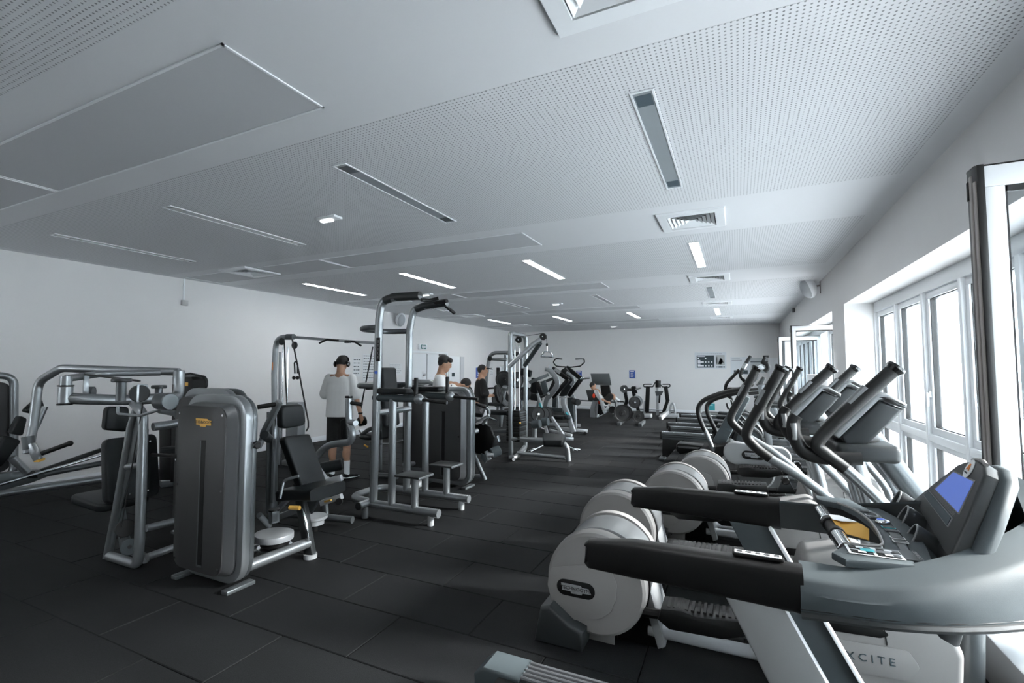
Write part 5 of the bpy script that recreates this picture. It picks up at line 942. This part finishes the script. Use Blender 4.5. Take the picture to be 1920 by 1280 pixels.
    far = [(.245, 3.33, 1.60), (.12, 3.33, 1.36), (.045, 3.33, 1.20), (.085, 3.33, 1.12), (.17, 3.33, 1.05)]; fl_ = [(.17, 3.33, 1.05), (.36, 3.33, .93), (.52, 3.32, .78), (.60, 3.28, .58), (.55, 3.24, .45)]
    for a, b in ((near, nl), (far, fl_)):
        o = obj('moving_arm', MB().tube(spline(b, 5), .027, 14), 'silver', t); g = obj('arm_grip', MB().tube(spline(a, 6), [.031, .031, .030, .030, .029], 16), 'rubber', o)
        d = (V(a[0])-V(a[1])).normalized(); obj('grip_cap', MB().rings([(V(a[0])-d*.02, .032), (V(a[0]), .041), (V(a[0])+d*.012, .038)], 18), 'blackg', o)
        k = V(a[1]); obj('pulse_plate', MB().tube([k+d*.10+V((-.012, -.006, .016)), k-d*.0+V((-.010, -.004, .012))], .021, 10), 'grey_l', o, label='steel pulse contact')
    for y in (2.75, 3.29):
        u = [(.52, y, 1.175), (.38, y, 1.168), (.29, y, 1.19), (.252, y, 1.26), (.246, y, 1.33), (.262, y, 1.365)]
        o = obj('fixed_handle', MB().tube(spline(u, 6), [.030, .032, .034, .033, .032, .028], 16), 'rubber', t); obj('pulse_plate', MB().tube([(.244, y-.02, 1.33), (.25, y-.02, 1.25)], .015, 12), 'grey_l', o, label='pale pulse contact')
    obj('console_base', MB().box((.56, 3.02, 1.19), (.26, .42, .085), .025, seg=3), 'grey_d', t); obj('console_neck', MB().ell((.55, 3.02, 1.25), (.10, .14, .07)), 'black', t)
    side = [(.415, 1.275), (.455, 1.325), (.60, 1.475), (.635, 1.482), (.715, 1.432), (.715, 1.415)]
    lo = [(.455, 1.262), (.62, 1.445), (.71, 1.405), (.66, 1.34), (.53, 1.19), (.50, 1.185)]
    obj('console_back', MB().prism([(x, 2.84, z) for x, z in lo], (0, .36, 0), .015, 3), 'grey_d', t, label='graphite console back')
    top = [(.415, 1.275), (.60, 1.475), (.64, 1.482), (.72, 1.430), (.715, 1.41), (.645, 1.452), (.615, 1.45), (.445, 1.255)]
    c = obj('console_frame', MB().prism([(x, 2.82, z) for x, z in top], (0, .40, 0), .012, 3), 'grey_l', t, label='light grey console face')
    obj('control_panel', MB().prism([(.445, 2.86, 1.311), (.59, 2.86, 1.470), (.59, 3.18, 1.470), (.445, 3.18, 1.311)], (-.003, 0, .003), .001), 'grey_p', c)
    return t
E1 = elliptical('elliptical trainer nearest the camera, with round drum and black maker badge, behind the treadmill')
for i, (dx, y, lb) in enumerate(((-.10, 3.98, 'elliptical trainer second from the camera, its grey drum peeking over the first'), (.205, 4.97, 'elliptical trainer third from the camera, its drum behind the far treadmill handrail'), (.39, 5.87, 'elliptical trainer farthest of the four, beside the maker-badged climber'))):
    dup(E1, (dx, y, 0), lb)
# ---- foreground treadmill
t = thing('treadmill', 'large dark treadmill with blue screen and long black handrails in the foreground', 'treadmill', (.1, 1.9, 0)); tread = t
YC = 1.90
def rail_side(sgn, y):
    P = [(-.445, y, 1.005), (-.3, y, 1.012), (-.05, y, 1.01), (.146, y, 1.005)]
    h = [.044, .055, .058, .062]; secs = []
    for (x, yy, z), hh in zip(P, h):
        q = []
        for k in range(20):
            a = 2*math.pi*(k+.5)/20; c_, s_ = math.cos(a), math.sin(a); q.append(V((x+(.015 if abs(s_) < .6 and x < -.4 else 0), yy+math.copysign(abs(c_)**.55, c_)*(.034 if x > -.4 else .026), z+math.copysign(abs(s_)**.45, s_)*hh)))
        secs.append(q)
    e = [V((-.458, y, 1.004))+(p-V((-.445, y, 1.005)))*.72 for p in secs[0]]
    return obj('handrail', MB().loft([e]+secs), 'black', t, label='long black handrail')
for sgn, y in ((-1, 1.53), (1, 2.27)):
    r = rail_side(sgn, y)
    kx = .06; kp = obj('speed_switch', MB().box((kx-.02, y-sgn*-.0, 1.074), (.13, .028, .010), .005), 'black', r)
    obj('key_film', MB().box((kx-.02, y, 1.080), (.118, .022, .003), .001), 'paper', kp); 
    for k in range(5): obj('key', MB().box((kx-.065+k*.023, y, 1.0825), (.013, .013, .002), .0006), 'steelpanel', kp)
# console shell: curved front body swept round from the near rail to the far rail
path = [(.14, 1.53), (.27, 1.525), (.39, 1.54), (.52, 1.59), (.66, 1.68), (.77, 1.79), (.80, 1.90), (.77, 2.01), (.66, 2.12), (.52, 2.21), (.39, 2.26), (.27, 2.275), (.14, 2.27)]
sp = spline([(x, y, 0) for x, y in path], 4); secs = []
for i, p in enumerate(sp):
    u = i/(len(sp)-1); w = math.sin(math.pi*u)**.8; a = sp[min(i+1, len(sp)-1)]-sp[max(i-1, 0)]; n = V((a.y, -a.x, 0)).normalized()
    zt = 1.066+.13*max(0, min(1, (p.x-.25)/.52))**1.4; zb = .948+.030*w; th = .074+.016*w
    prof = [(0, zb), (.006, zb+.03), (.0+.010, (zt+zb)/2), (.004, zt-.05), (-.004, zt-.030), (-.016, zt-.020), (-th, zt), (-th, zt-.02), (-th*.9, zb+.02), (-.02, zb-.004)]
    secs.append([V((p.x, p.y, 0))+n*(.034+o_)+V((0, 0, z)) for o_, z in prof])
obj('console_shell', MB().loft(secs), 'grey_m', t, label='blue-grey curved console shell', ang=50)
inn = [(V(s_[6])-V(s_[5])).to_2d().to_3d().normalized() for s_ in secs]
obj('shade_liner', MB().loft([[V(s_[7])+d_*.004+V((0, 0, .014)) for d_, s_ in zip(inn, secs)], [V((s_[7].x, s_[7].y, .96))+d_*.006 for d_, s_ in zip(inn, secs)]], False, False), 'grey_d', t, label='dark inner lining of the console shell')  # shade on the shell's inner face, put in as a darker sheet
lo_ = [(.40, 1.575, 1.082), (.432, 1.74, 1.088), (.446, 1.90, 1.09), (.44, 2.06, 1.088), (.405, 2.22, 1.082)]; hi_ = [(.49, 1.63, 1.05), (.52, 1.76, 1.04), (.53, 1.90, 1.04), (.53, 2.05, 1.04), (.49, 2.17, 1.05)]
obj('inner_slope', MB().loft([spline(lo_, 4), [q+V((.04, 0, .004)) for q in spline(lo_, 4)], spline(hi_, 4)], False, False), 'grey_m', t, label='smooth grey slope inside the console')
seam = [[V(s_[0])+V((0, 0, .018))+(V(s_[0])-V((.45, 1.9, s_[0].z))).normalized()*.0025 for s_ in secs]]
obj('shell_seam', MB().tube(seam[0][::2], .0022, 6), 'black', t)
obj('shell_lip', MB().tube([V(s_[0])+V((0, 0, .003)) for s_ in secs[::2]], .011, 8), 'grey_d', t)
obj('shell_floor', MB().prism([(.47, 1.60, .985), (.66, 1.70, .985), (.76, 1.82, .985), (.76, 1.98, .985), (.66, 2.10, .985), (.47, 2.2, .985)], (0, 0, .02), .004), 'black', t)
# button arc
arc_o = [(.38, 2.27), (.40, 2.20), (.435, 2.08), (.445, 1.98), (.442, 1.84), (.43, 1.74), (.405, 1.585), (.25, 1.555), (.225, 1.60), (.275, 1.69), (.365, 1.70), (.375, 1.76), (.385, 1.86), (.385, 1.97), (.37, 2.08), (.34, 2.17), (.27, 2.21), (.27, 2.27)]
ap = obj('button_panel', MB().prism([(x, y, 1.070) for x, y in arc_o], (0, 0, .022), .005, 2), 'grey_m', t, label='curved keypad arch')
obj('keypad_film', MB().prism([(.425, 1.62, 1.0925), (.26, 1.60, 1.0925), (.295, 1.68, 1.0925), (.40, 1.69, 1.0925), (.41, 1.80, 1.0925), (.415, 1.95, 1.0925), (.40, 2.08, 1.0925), (.418, 2.09, 1.0925), (.435, 1.98, 1.0925), (.432, 1.85, 1.0925), (.422, 1.72, 1.0925)], (0, 0, .0012), 0), 'grey_d', ap, smooth=False)
obj('arch_trim', MB().tube(spline([(.27, 1.685, 1.094), (.355, 1.70, 1.096), (.375, 1.78, 1.096), (.383, 1.88, 1.096), (.383, 1.98, 1.096), (.365, 2.09, 1.096), (.33, 2.17, 1.095)], 4), .004, 8), 'grey_p', ap)
for i, (x, y) in enumerate(((.30, 1.625), (.30, 1.660), (.36, 1.625), (.365, 1.66))):
    k = obj('key', MB().box((x, y, 1.0945), (.052, .028, .002), .0008), 'black', ap); obj('key_symbol', MB().box((x, y, 1.096), (.018, .012, .001), 0), 'paper', k)
obj('key_outline', MB().box((.33, 1.643, 1.0938), (.125, .072, .001), .0003), 'paper', ap)
obj('key', MB().box((.315, 1.643, 1.0965), (.032, .022, .002), .0008), 'teal', ap, label='teal start key'); obj('key', MB().box((.352, 1.643, 1.0965), (.032, .022, .002), .0008), 'grey_l', ap, label='pale round stop key')
for (x, y, m_) in ((.42, 1.77, 'paper'), (.422, 1.805, 'paper'), (.425, 1.875, 'steelpanel'), (.424, 1.91, 'teal'), (.412, 2.01, 'steelpanel'), (.407, 2.04, 'paper'), (.395, 2.085, 'steelpanel')):
    k = obj('key', MB().box((x, y, 1.0945), (.036, .022, .002), .0008), m_, ap); obj('key_face', MB().box((x, y, 1.0958), (.030, .017, .001), 0), 'grey_d', k)
obj('jog_knob', MB().ell((.42, 1.955, 1.097), (.022, .016, .010)), 'chrome', ap); obj('jog_light', MB().ell((.415, 1.955, 1.106), (.012, .008, .003)), 'screen', ap)
text('panel_lettering', 'FORWARD', .014, face_m((.43, 1.66, 1.0945), (0, 1, 0), (-1, 0, 0)), 'grey_l', ap, depth=.0004)
# grip bar with pulse sensors
A, B = V((.275, 2.19, 1.06)), V((.285, 1.665, 1.06)); d = B-A
obj('grip_bar', MB().cyl(A, B, .019, n=18), 'rubber', t)
for a, b in ((.06, .30), (.62, .86)): obj('pulse_sensor', MB().cyl(A+d*a, A+d*b, .0225, n=20, bev=.002), 'chrome', t, label='steel pulse sensor sleeve')
for a in (.33, .55): obj('grip_ring', MB().cyl(A+d*a, A+d*(a+.06), .025, n=20, bev=.003), 'black', t)
tg = thing('paper_tag', 'yellow and white folded tag hanging on the treadmill grip bar', 'tag', tuple(A+d*.46))
c = A+d*.42; obj('tag_sheet', MB().prism([c+V((.0, .045, .024)), c+V((.03, .04, .026)), c+V((.085, .0, .018)), c+V((.10, -.03, .012)), c+V((.09, -.075, -.01)), c+V((.03, -.07, 0)), c+V((.005, -.04, .02))], (0, 0, .002), 0), 'yellow', tg)
obj('tag_label', MB().prism([c+V((.0, .043, .0275)), c+V((.03, .038, .0295)), c+V((.075, .0, .024)), c+V((.03, -.02, .026)), c+V((.002, -.01, .026))], (0, 0, .001), 0), 'paper', tg, label='white printed half')
# upright display: dark tilted panel with blue screen
p0 = V((0.57,2.224,1.12)); p1 = V((0.49,1.648,1.096)); p2 = V((0.665,1.734,1.304)); p3 = V((0.625,1.965,1.306)); 
n = (p1-p0).cross(p3-p0).normalized(); p2 = p2-n*(p2-p0).dot(n)
n = -n if n.dot(p0-V((0, 0, 1.6))) > 0 else n      # faces the runner
def pp(u, v, off=0): return (p0*(1-u)+p1*u)*(1-v)+(p3*(1-u)+p2*u)*v+n*off
poly = [pp(0, 0), pp(1, 0), pp(1.02, .5), pp(1, .93), pp(.86, 1.02), pp(.5, 1.07), pp(.12, 1.03), pp(0, .96), pp(-.01, .5)]
dn = -n
dp = obj('display_panel', MB().prism(poly, dn*.05, .008, 3), 'grey_d', t, label='graphite display panel')
obj('panel_backshell', MB().prism([q+dn*.03 for q in (pp(-.03, .05), pp(1.03, .02), pp(1.07, .5), pp(1.05, .96), pp(.88, 1.07), pp(.5, 1.12), pp(.1, 1.08), pp(-.03, .97))], dn*.045, .02, 3), 'grey_m', t, label='light grey display back')
def patch(nm, u0, u1, v0, v1, m_, off=.002, par=None, th=.002): return obj(nm, MB().prism([pp(u0, v0, off+.001), pp(u1, v0, off), pp(u1, v1, off), pp(u0, v1, off)], dn*th, 0), m_, par or dp, smooth=False)
patch('screen_bezel', .13, .87, .42, .83, 'grey_p'); patch('screen', .18, .85, .435, .81, 'screen', .0035)
patch('info_plate', .08, .80, .22, .34, 'grey_l'); patch('info_face', .095, .785, .23, .33, 'ink', .0035)
for k in range(4): patch('print_line', .13, .80, .36+k*.014, .364+k*.014, 'grey_p')
c = pp(.52, .93, .003); rd = MB(); ax_u = (p1-p0).normalized(); ax_v = (p3-p0); ax_v = (ax_v-ax_u*ax_v.dot(ax_u)).normalized()
obj('logo_disc', MB().prism([c+(ax_u*math.cos(a)+ax_v*math.sin(a))*.030 for a in [2*math.pi*k/24 for k in range(24)]], dn*.002, 0), 'white', dp, label='white round emblem')
obj('logo_mark', MB().prism([c+ax_u*x+ax_v*y-dn*.001 for x, y in ((-.014, -.004), (-.004, .016), (.006, .016), (.014, -.004), (.007, -.004), (.001, .008), (-.006, -.004))], -dn*.001, 0), 'orange', dp, label='orange letter mark'); obj('logo_print', MB().prism([c+ax_u*x+ax_v*y-dn*.001 for x, y in ((-.014, -.010), (.014, -.010), (.014, -.014), (-.014, -.014))], -dn*.001, 0), 'ink', dp)
bh = []
for x, y, z0, z1 in ((.715, 1.72, 1.06, 1.14), (.73, 1.80, 1.06, 1.20), (.745, 1.90, 1.06, 1.27), (.735, 2.0, 1.06, 1.28), (.70, 2.10, 1.06, 1.24)):
    bh.append([V((x, y, z0)), V((x+.005, y, (z0+z1)/2)), V((x-.03, y-.01, z1)), V((x, y, z1+.006)), V((x+.03, y+.01, (z0+z1)/2)), V((x+.03, y+.01, z0))])
obj('display_hood', MB().loft(bh), 'grey_m', t, label='curved grey hood behind the display', ang=60)
obj('top_lens', MB().tube([pp(.30, 1.075, -.005), pp(.5, 1.085, -.005), pp(.7, 1.07, -.005), pp(.86, 1.03, -.005)], .006, 8), 'grey_p', t)
# three bottle pockets
for k in range(3):
    c = pp(.10+k*.29, -.20, .035); el = [(ax_u*math.cos(a)*.042+ax_v*math.sin(a)*.058) for a in [2*math.pi*j/28 for j in range(28)]]
    o = obj('bottle_pocket', MB().loft([[c+e*.75+dn*.07 for e in el], [c+e+dn*.0 for e in el], [c+e*.93-dn*.012 for e in el], [c+e*.8+dn*.0 for e in el]]), 'grey_d', t, label='oval dark bottle pocket')
    obj('pocket_rim', MB().tube([c+e*.97-dn*.010 for e in el], .003, 8, closed=True), 'grey_l', o)
    obj('pocket_insert', MB().prism([c+ax_u*x+ax_v*y-dn*.001 for x, y in ((-.018, -.02), (.018, -.02), (.018, .02), (-.018, .02))], dn*.002, 0), 'grey_m', o, smooth=False)
obj('pocket_tray', MB().prism([pp(-.12, -.62, -.02), pp(1.05, -.62, -.02), pp(1.08, .05, -.01), pp(-.06, .05, -.01)], dn*.05, .01), 'grey_d', t)
# uprights: silver board with a blue-grey face and bright edge
for y, s_ in ((1.555, -1), (2.245, 1)):
    u = obj('upright', MB().prism([(-.045, y, .955), (.10, y, .955), (.56, y, .10), (.38, y, .10)], (0, .05*s_, 0), .006), 'grey_l' if s_ < 0 else 'grey_m', t, label='wide slanted upright'); 
    if s_ > 0: obj('bright_edge', MB().beam((.105, y+.0, .955), (.568, y+.0, .10), .06, .012, .002), 'trim', u)
# deck
dk = obj('deck', MB().bb(-1.02, .5, 1.66, 2.14, .08, .17, .02), 'black', t); obj('running_belt', MB().bb(-1.03, .45, 1.68, 2.12, .165, .182, .008), 'rubber', t)
for s_, (ya, yb) in enumerate(((1.50, 1.65), (2.03+.0, 2.19))):
    cp = obj('end_cap', MB().prism([(-1.15, ya, .05), (-.92, ya, .05), (-.92, ya, .20), (-1.11, ya, .20), (-1.16, ya, .16)], (0, yb-ya, 0), .012, 3), 'grey_m', t, label='grey plastic deck end cap')
    for k in range(5): obj('foot_rail_rib', T([(-.92, ya+.018+k*.029, .196), (.45, ya+.018+k*.029, .20)], .0095, 0, 8), 'steelpanel', t)
    obj('foot_rail', MB().bb(-.92, .45, ya, yb, .06, .190, .006), 'grey_d', t)
obj('motor_hood', MB().prism([(.42, 1.54, .03), (1.10, 1.54, .03), (1.08, 1.54, .18), (.85, 1.54, .27), (.50, 1.54, .26), (.42, 1.54, .2)], (0, .72, 0), .03, 3), 'grey_m', t)
# ---- climber with maker badge
t = thing('stair_climber', 'pale grey climber with long rounded badge housing behind the ellipticals', 'exercise machine', (0, 6.6, 0))
yv = 6.25
obj('lower_body', MB().prism([(x, yv+.05, z) for x, z in ((-.45, .02), (.45, .02), (.50, .45), (.35, .60), (-.05, .62), (-.22, .45))], (0, .5, 0), .02, 3), 'grey_l', t)
obj('round_cover', MB().cyl((.16, yv-.01, .40), (.16, yv+.55, .40), .21, n=36, bev=.02), 'grey_l', t)
pl = [(-.02, .70), (.42, .71), (.50, .60), (.42, .49), (-.02, .47)]
pill = [(-.04+.13*math.cos(math.radians(a)), yv-.05, .605+.13*math.sin(math.radians(a))) for a in range(90, 271, 15)]+[(.42+.11*math.cos(math.radians(a)), yv-.05, .595+.11*math.sin(math.radians(a))) for a in range(-90, 91, 15)]
obj('badge_housing', MB().prism(pill, (0, .12, 0), .02, 3), 'grey_l', t, label='long rounded pale housing'); badge(t, (.15, yv-.052, .60), 1.05)
obj('column', MB().beam((.08, 6.9, 1.25), (-.25, 6.9, .60), .10, .15, .02), 'grey_m', t, label='slanted grey column'); text('column_lettering', 'MOVE', .10, face_m((-.06, 6.846, .90), (.52, 0, 1), (-1, 0, .52)), 'ink', t)
obj('base_cover', MB().prism([(x, 6.7, z) for x, z in ((-.34, .28), (-.02, .28), (.02, .58), (-.10, .66), (-.27, .60))], (0, .45, 0), .03, 3), 'black', t); obj('base_edge', MB().beam((.0, 6.69, .60), (.06, 6.69, .42), .02, .03), 'white_m', t)
for y, P in ((6.75, [(0.105,6.75,1.35),(-0.143,6.75,1.291),(-0.349,6.75,1.21),(-0.448,6.75,1.131),(-0.476,6.75,1.025),(-0.433,6.75,0.867),(-0.396,6.75,0.779)]), (7.25, [(0.099,7.25,1.288),(-0.141,7.25,1.224),(-0.306,7.25,1.161),(-0.39,7.25,1.076),(-0.386,7.25,0.965),(-0.327,7.25,0.82),(-0.268,7.25,0.698)])):
    a = obj('long_handle', MB().tube(spline(P, 5), .030, 14), 'rubber', t)
a1 = obj('handle_tube', MB().tube(spline([(-0.396,6.75,0.793),(-0.347,6.75,0.665),(-0.299,6.75,0.511),(-0.284,6.75,0.349)], 5), .028, 14), 'silver', t); obj('handle_tube', MB().tube(spline([(-0.268,7.25,0.712),(-0.223,7.25,0.583),(-0.18,7.25,0.426)], 5), .028, 14), 'silver', t)
obj('horn_loop', MB().tube(spline([(0.026,6.9,1.579),(-0.046,6.9,1.495),(-0.124,6.9,1.403),(-0.145,6.9,1.319),(-0.128,6.9,1.249),(-0.078,6.9,1.209)], 5), .020, 12), 'rubber', t)
obj('horn', MB().tube(spline([(0.166,6.85,1.757),(0.102,6.85,1.654),(0.05,6.85,1.551),(0.042,6.85,1.496),(0.084,6.85,1.435),(0.181,6.85,1.375)], 6), [.022, .024, .022, .020], 12), 'rubber', t); obj('pulse_plate', MB().tube([V((0.108,6.82,1.661)), V((0.069,6.82,1.593))], .024, 10), 'chrome', t)
obj('reading_shelf', MB().box((-0.012,6.9,1.321), (.22, .30, .05), .01), 'black', t); obj('console', MB().prism([(0.019,6.75,1.328),(0.064,6.75,1.396),(0.182,6.75,1.519),(0.254,6.75,1.526),(0.228,6.75,1.452),(0.104,6.75,1.316)], (0, .4, 0), .015, 3), 'grey_d', t)
obj('pedal_tray', MB().prism([(-0.752,6.7,0.583),(-0.725,6.7,0.606),(-0.423,6.7,0.592),(-0.476,6.7,0.526),(-0.708,6.7,0.461),(-0.754,6.7,0.506)], (0, .22, 0), .012, 2), 'black', t); obj('pedal_tray', MB().prism([(-0.304,7.2,0.512),(-0.21,7.2,0.504),(-0.212,7.2,0.417),(-0.293,7.2,0.418)], (0, .2, 0), .012, 2), 'black', t)
obj('tread_insert', MB().prism([(-0.738,6.69,0.571),(-0.462,6.69,0.57),(-0.488,6.69,0.547),(-0.725,6.69,0.551)], (0, .01, 0), .002), 'steelpanel', t); obj('pedal_arm', MB().beam((-0.516,6.8,0.529), (-0.257,6.8,0.506), .05, .03), 'silver', t)
# ---- rowing machines, side by side, rear ends towards the aisle
def rower(label):
    t = thing('rowing_machine', label, 'rowing machine', (0, 0, 0), 'rowing machines in a row')
    obj('monorail', MB().bb(-1.28, -.1, -.05, .05, .34, .455, .006), 'silverd', t); obj('rail_top', MB().bb(-1.27, -.1, -.035, .035, .455, .468, .003), 'chrome', t, label='bright steel rail top')
    for k in range(2): obj('rail_groove', MB().bb(-1.28, -.12, -.054, -.05, .375+k*.035, .385+k*.035), 'black', t, smooth=False)
    obj('rear_cap', MB().bb(-1.30, -1.27, -.055, .055, .33, .47, .008), 'black', t)
    obj('rear_leg', MB().prism([(-1.26, -.09, .34), (-.92, -.09, .34), (-1.17, -.09, .03), (-1.27, -.09, .03)], (0, .18, 0), .01), 'black', t, label='tapered black rear leg')
    ff = obj('rear_foot', MB().bb(-1.30, -1.20, -.28, .28, .0, .045, .01), 'silverd', t)
    obj('seat', MB().prism([(-.45, -.16, .50), (-.10, -.16, .50), (-.12, -.16, .55), (-.42, -.16, .56)], (0, .32, 0), .02, 3), 'pad', t); obj('seat_truck', MB().bb(-.42, -.14, -.09, .09, .40, .50, .01), 'black', t)
    obj('flywheel_housing', MB().cyl((.10, -.12, .40), (.10, .12, .40), .24, n=30, bev=.02), 'grey_d', t); obj('housing_grille', MB().cyl((.10, -.13, .40), (.10, -.12, .40), .17, n=30), 'grey_m', t)
    obj('foot_board', MB().prism([(-.30, -.2, .25), (-.16, -.2, .5), (-.13, -.2, .48), (-.26, -.2, .23)], (0, .4, 0), .01), 'black', t); obj('front_leg', MB().beam((.1, 0, .3), (.28, 0, .04), .5, .05), 'silverd', t)
    obj('monitor_arm', T([(.08, .0, .6), (-.10, .0, .80)], .02), 'grey_d', t); obj('monitor', MB().box((-.12, 0, .84), (.04, .18, .12), .01, (0, -15, 0)), 'black', t); obj('pull_handle', T([(-.12, -.2, .58), (-.12, .2, .58)], .015), 'rubber', t)
    return t
r0 = rower('rowing machine nearest the camera, with a tapered black rear leg'); r0.location = (.03, 8.95, 0)
for k, (x, y, lb) in enumerate(((.07, 9.85, 'rowing machine second from the camera'), (-.07, 10.55, 'rowing machine third from the camera'), (.0, 11.6, 'rowing machine fourth from the camera'), (.0, 12.5, 'rowing machine farthest from the camera'))): dup(r0, (x, y, 0), lb)
def small_treadmill(label, word):
    t = thing('treadmill', label, 'treadmill', (0, 0, 0), 'treadmills near the far wall')
    obj('deck', MB().bb(-.95, .75, -.32, .32, .0, .26, .015), 'black', t); obj('running_belt', MB().bb(-.93, .6, -.25, .25, .258, .266), 'rubber', t); obj('side_rail', MB().bb(-.95, .6, -.36, -.30, .2, .275, .01), 'silver', t); obj('side_rail', MB().bb(-.95, .6, .30, .36, .2, .275, .01), 'silver', t)
    text('rail_lettering', word, .10, face_m((-.1, -.326, .165), (1, 0, 0), (0, 0, 1)), 'orange', t)
    obj('motor_hood', MB().prism([(.55, -.34, .12), (1.05, -.34, .12), (1.02, -.34, .28), (.62, -.34, .36)], (0, .68, 0), .02, 3), 'grey_l', t)
    for y in (-.34, .34): obj('upright', MB().beam((.80, y, .2), (.62, y, 1.15), .06, .09), 'silver', t); obj('handrail', T([(.66, y, 1.0), (.2, y, .95)], .025), 'rubber', t)
    obj('console', MB().prism([(.55, -.4, 1.1), (.72, -.4, 1.35), (.78, -.4, 1.32), (.66, -.4, 1.05)], (0, .8, 0), .02, 3), 'grey_d', t); return t
s0 = small_treadmill('dark treadmill with orange PRO lettering behind the rowing machines', 'PRO'); s0.location = (.05, 13.7, 0)
s1 = dup(s0, (-.05, 15.6, 0), 'dark treadmill farthest back under the poster boards')
# ---- spin bikes
def bike(label):
    t = thing('exercise_bike', label, 'exercise bike', (0, 0, 0), 'indoor cycles near the far windows')
    obj('rear_foot', MB().bb(-.48, -.40, -.25, .25, 0, .06, .01), 'silverd', t); obj('front_foot', MB().bb(.42, .50, -.25, .25, 0, .06, .01), 'silverd', t)
    obj('main_beam', MB().beam((-.44, 0, .08), (.46, 0, .08), .06, .06), 'silver', t); obj('seat_tube', MB().beam((-.05, 0, .1), (-.30, 0, .85), .05, .06), 'silver', t); obj('front_tube', MB().beam((.0, 0, .2), (.34, 0, .95), .05, .06), 'grey_l', t)
    f = obj('flywheel', MB().cyl((.34, -.02, .30), (.34, .02, .30), .24, n=32, bev=.008), 'iron', t); obj('flywheel_rim', MB().tube([(.34+.235*math.cos(a), 0, .30+.235*math.sin(a)) for a in [2*math.pi*k/32 for k in range(32)]], .02, 8, closed=True), 'chrome', f)
    obj('chain_guard', MB().prism([(-.16, -.08, .22), (.34, -.08, .22), (.36, -.08, .36), (-.10, -.08, .42)], (0, .04, 0), .01, 2, .04), 'white_m', t)
    obj('crank', MB().beam((.0, -.10, .32), (.0, -.10, .16), .02, .03), 'chrome', t); obj('crank', MB().beam((.0, .10, .32), (.0, .10, .48), .02, .03), 'chrome', t); obj('pedal', MB().bb(-.06, .06, -.2, -.11, .14, .17, .004), 'black', t); obj('pedal', MB().bb(-.06, .06, .11, .2, .46, .49, .004), 'black', t)
    obj('saddle', MB().prism([(-.46, -.09, .90), (-.46, .09, .90), (-.30, .06, .90), (-.16, .02, .90), (-.16, -.02, .90), (-.30, -.06, .90)], (0, 0, .06), .02, 3), 'pad', t)
    obj('handlebar', T([(.20, -.22, 1.12), (.42, -.22, 1.10), (.36, -.05, 1.02), (.36, .05, 1.02), (.42, .22, 1.10), (.20, .22, 1.12)], .018, .05), 'rubber', t); obj('bar_stem', MB().beam((.34, 0, .94), (.36, 0, 1.03), .05, .05), 'silverd', t)
    return t
b0 = bike('grey exercise bike nearest the climber'); b0.location = (.95, 9.72, 0)
for x, y, lb in ((.93, 10.55, 'second exercise bike behind the climber'), (.80, 11.5, 'third exercise bike near the far open casement'), (.80, 12.6, 'exercise bike closest to the far wall')): dup(b0, (x, y, 0), lb)
# arm ergometer with raised mast
t = thing('arm_ergometer', 'tall machine with pale slanted arm and black bracket above the climber', 'exercise machine', (.3, 8.1, 0))
obj('post', MB().beam((.45, 8.1, .03), (.32, 8.1, 1.35), .07, .09), 'silver', t); obj('slanted_arm', MB().beam((0.187,8,1.504), (0.346,8,1.631), .08, .07), 'white_m', t)
obj('bracket', T([(0.354,8,1.679),(0.403,8,1.663),(0.415,8,1.599),(0.372,8,1.544)], .03, .03), 'black', t); obj('antenna', MB().beam((0.333,8,1.663), (0.385,8,1.773), .03, .04), 'black', t); obj('antenna_tip', MB().box((0.392,8,1.773), (.08, .03, .03), .005), 'black', t)
obj('screen', MB().prism([(0.193,7.9,1.56),(0.3,7.9,1.623),(0.271,7.9,1.584),(0.2,7.9,1.536)], (0, .25, 0), .005), 'glassoff', t); obj('base', MB().bb(.2, .7, 7.9, 8.3, 0, .06, .01), 'grey_d', t)
# ---- low bits near the wall
obj('low_plinth', MB().bb(1.12, 1.32, 2.6, 3.5, 0, .24, .01), 'grey_l', label='low pale box on the floor under the windows', cat='plinth', base=(1.22, 3.05, 0))
obj('pale_cabinet', MB().bb(1.02, 1.31, 8.66, 9.05, 0, 1.50, .01), 'trim', label='tall pale box cabinet beyond the wall pillar', cat='cabinet', base=(1.17, 8.85, 0))
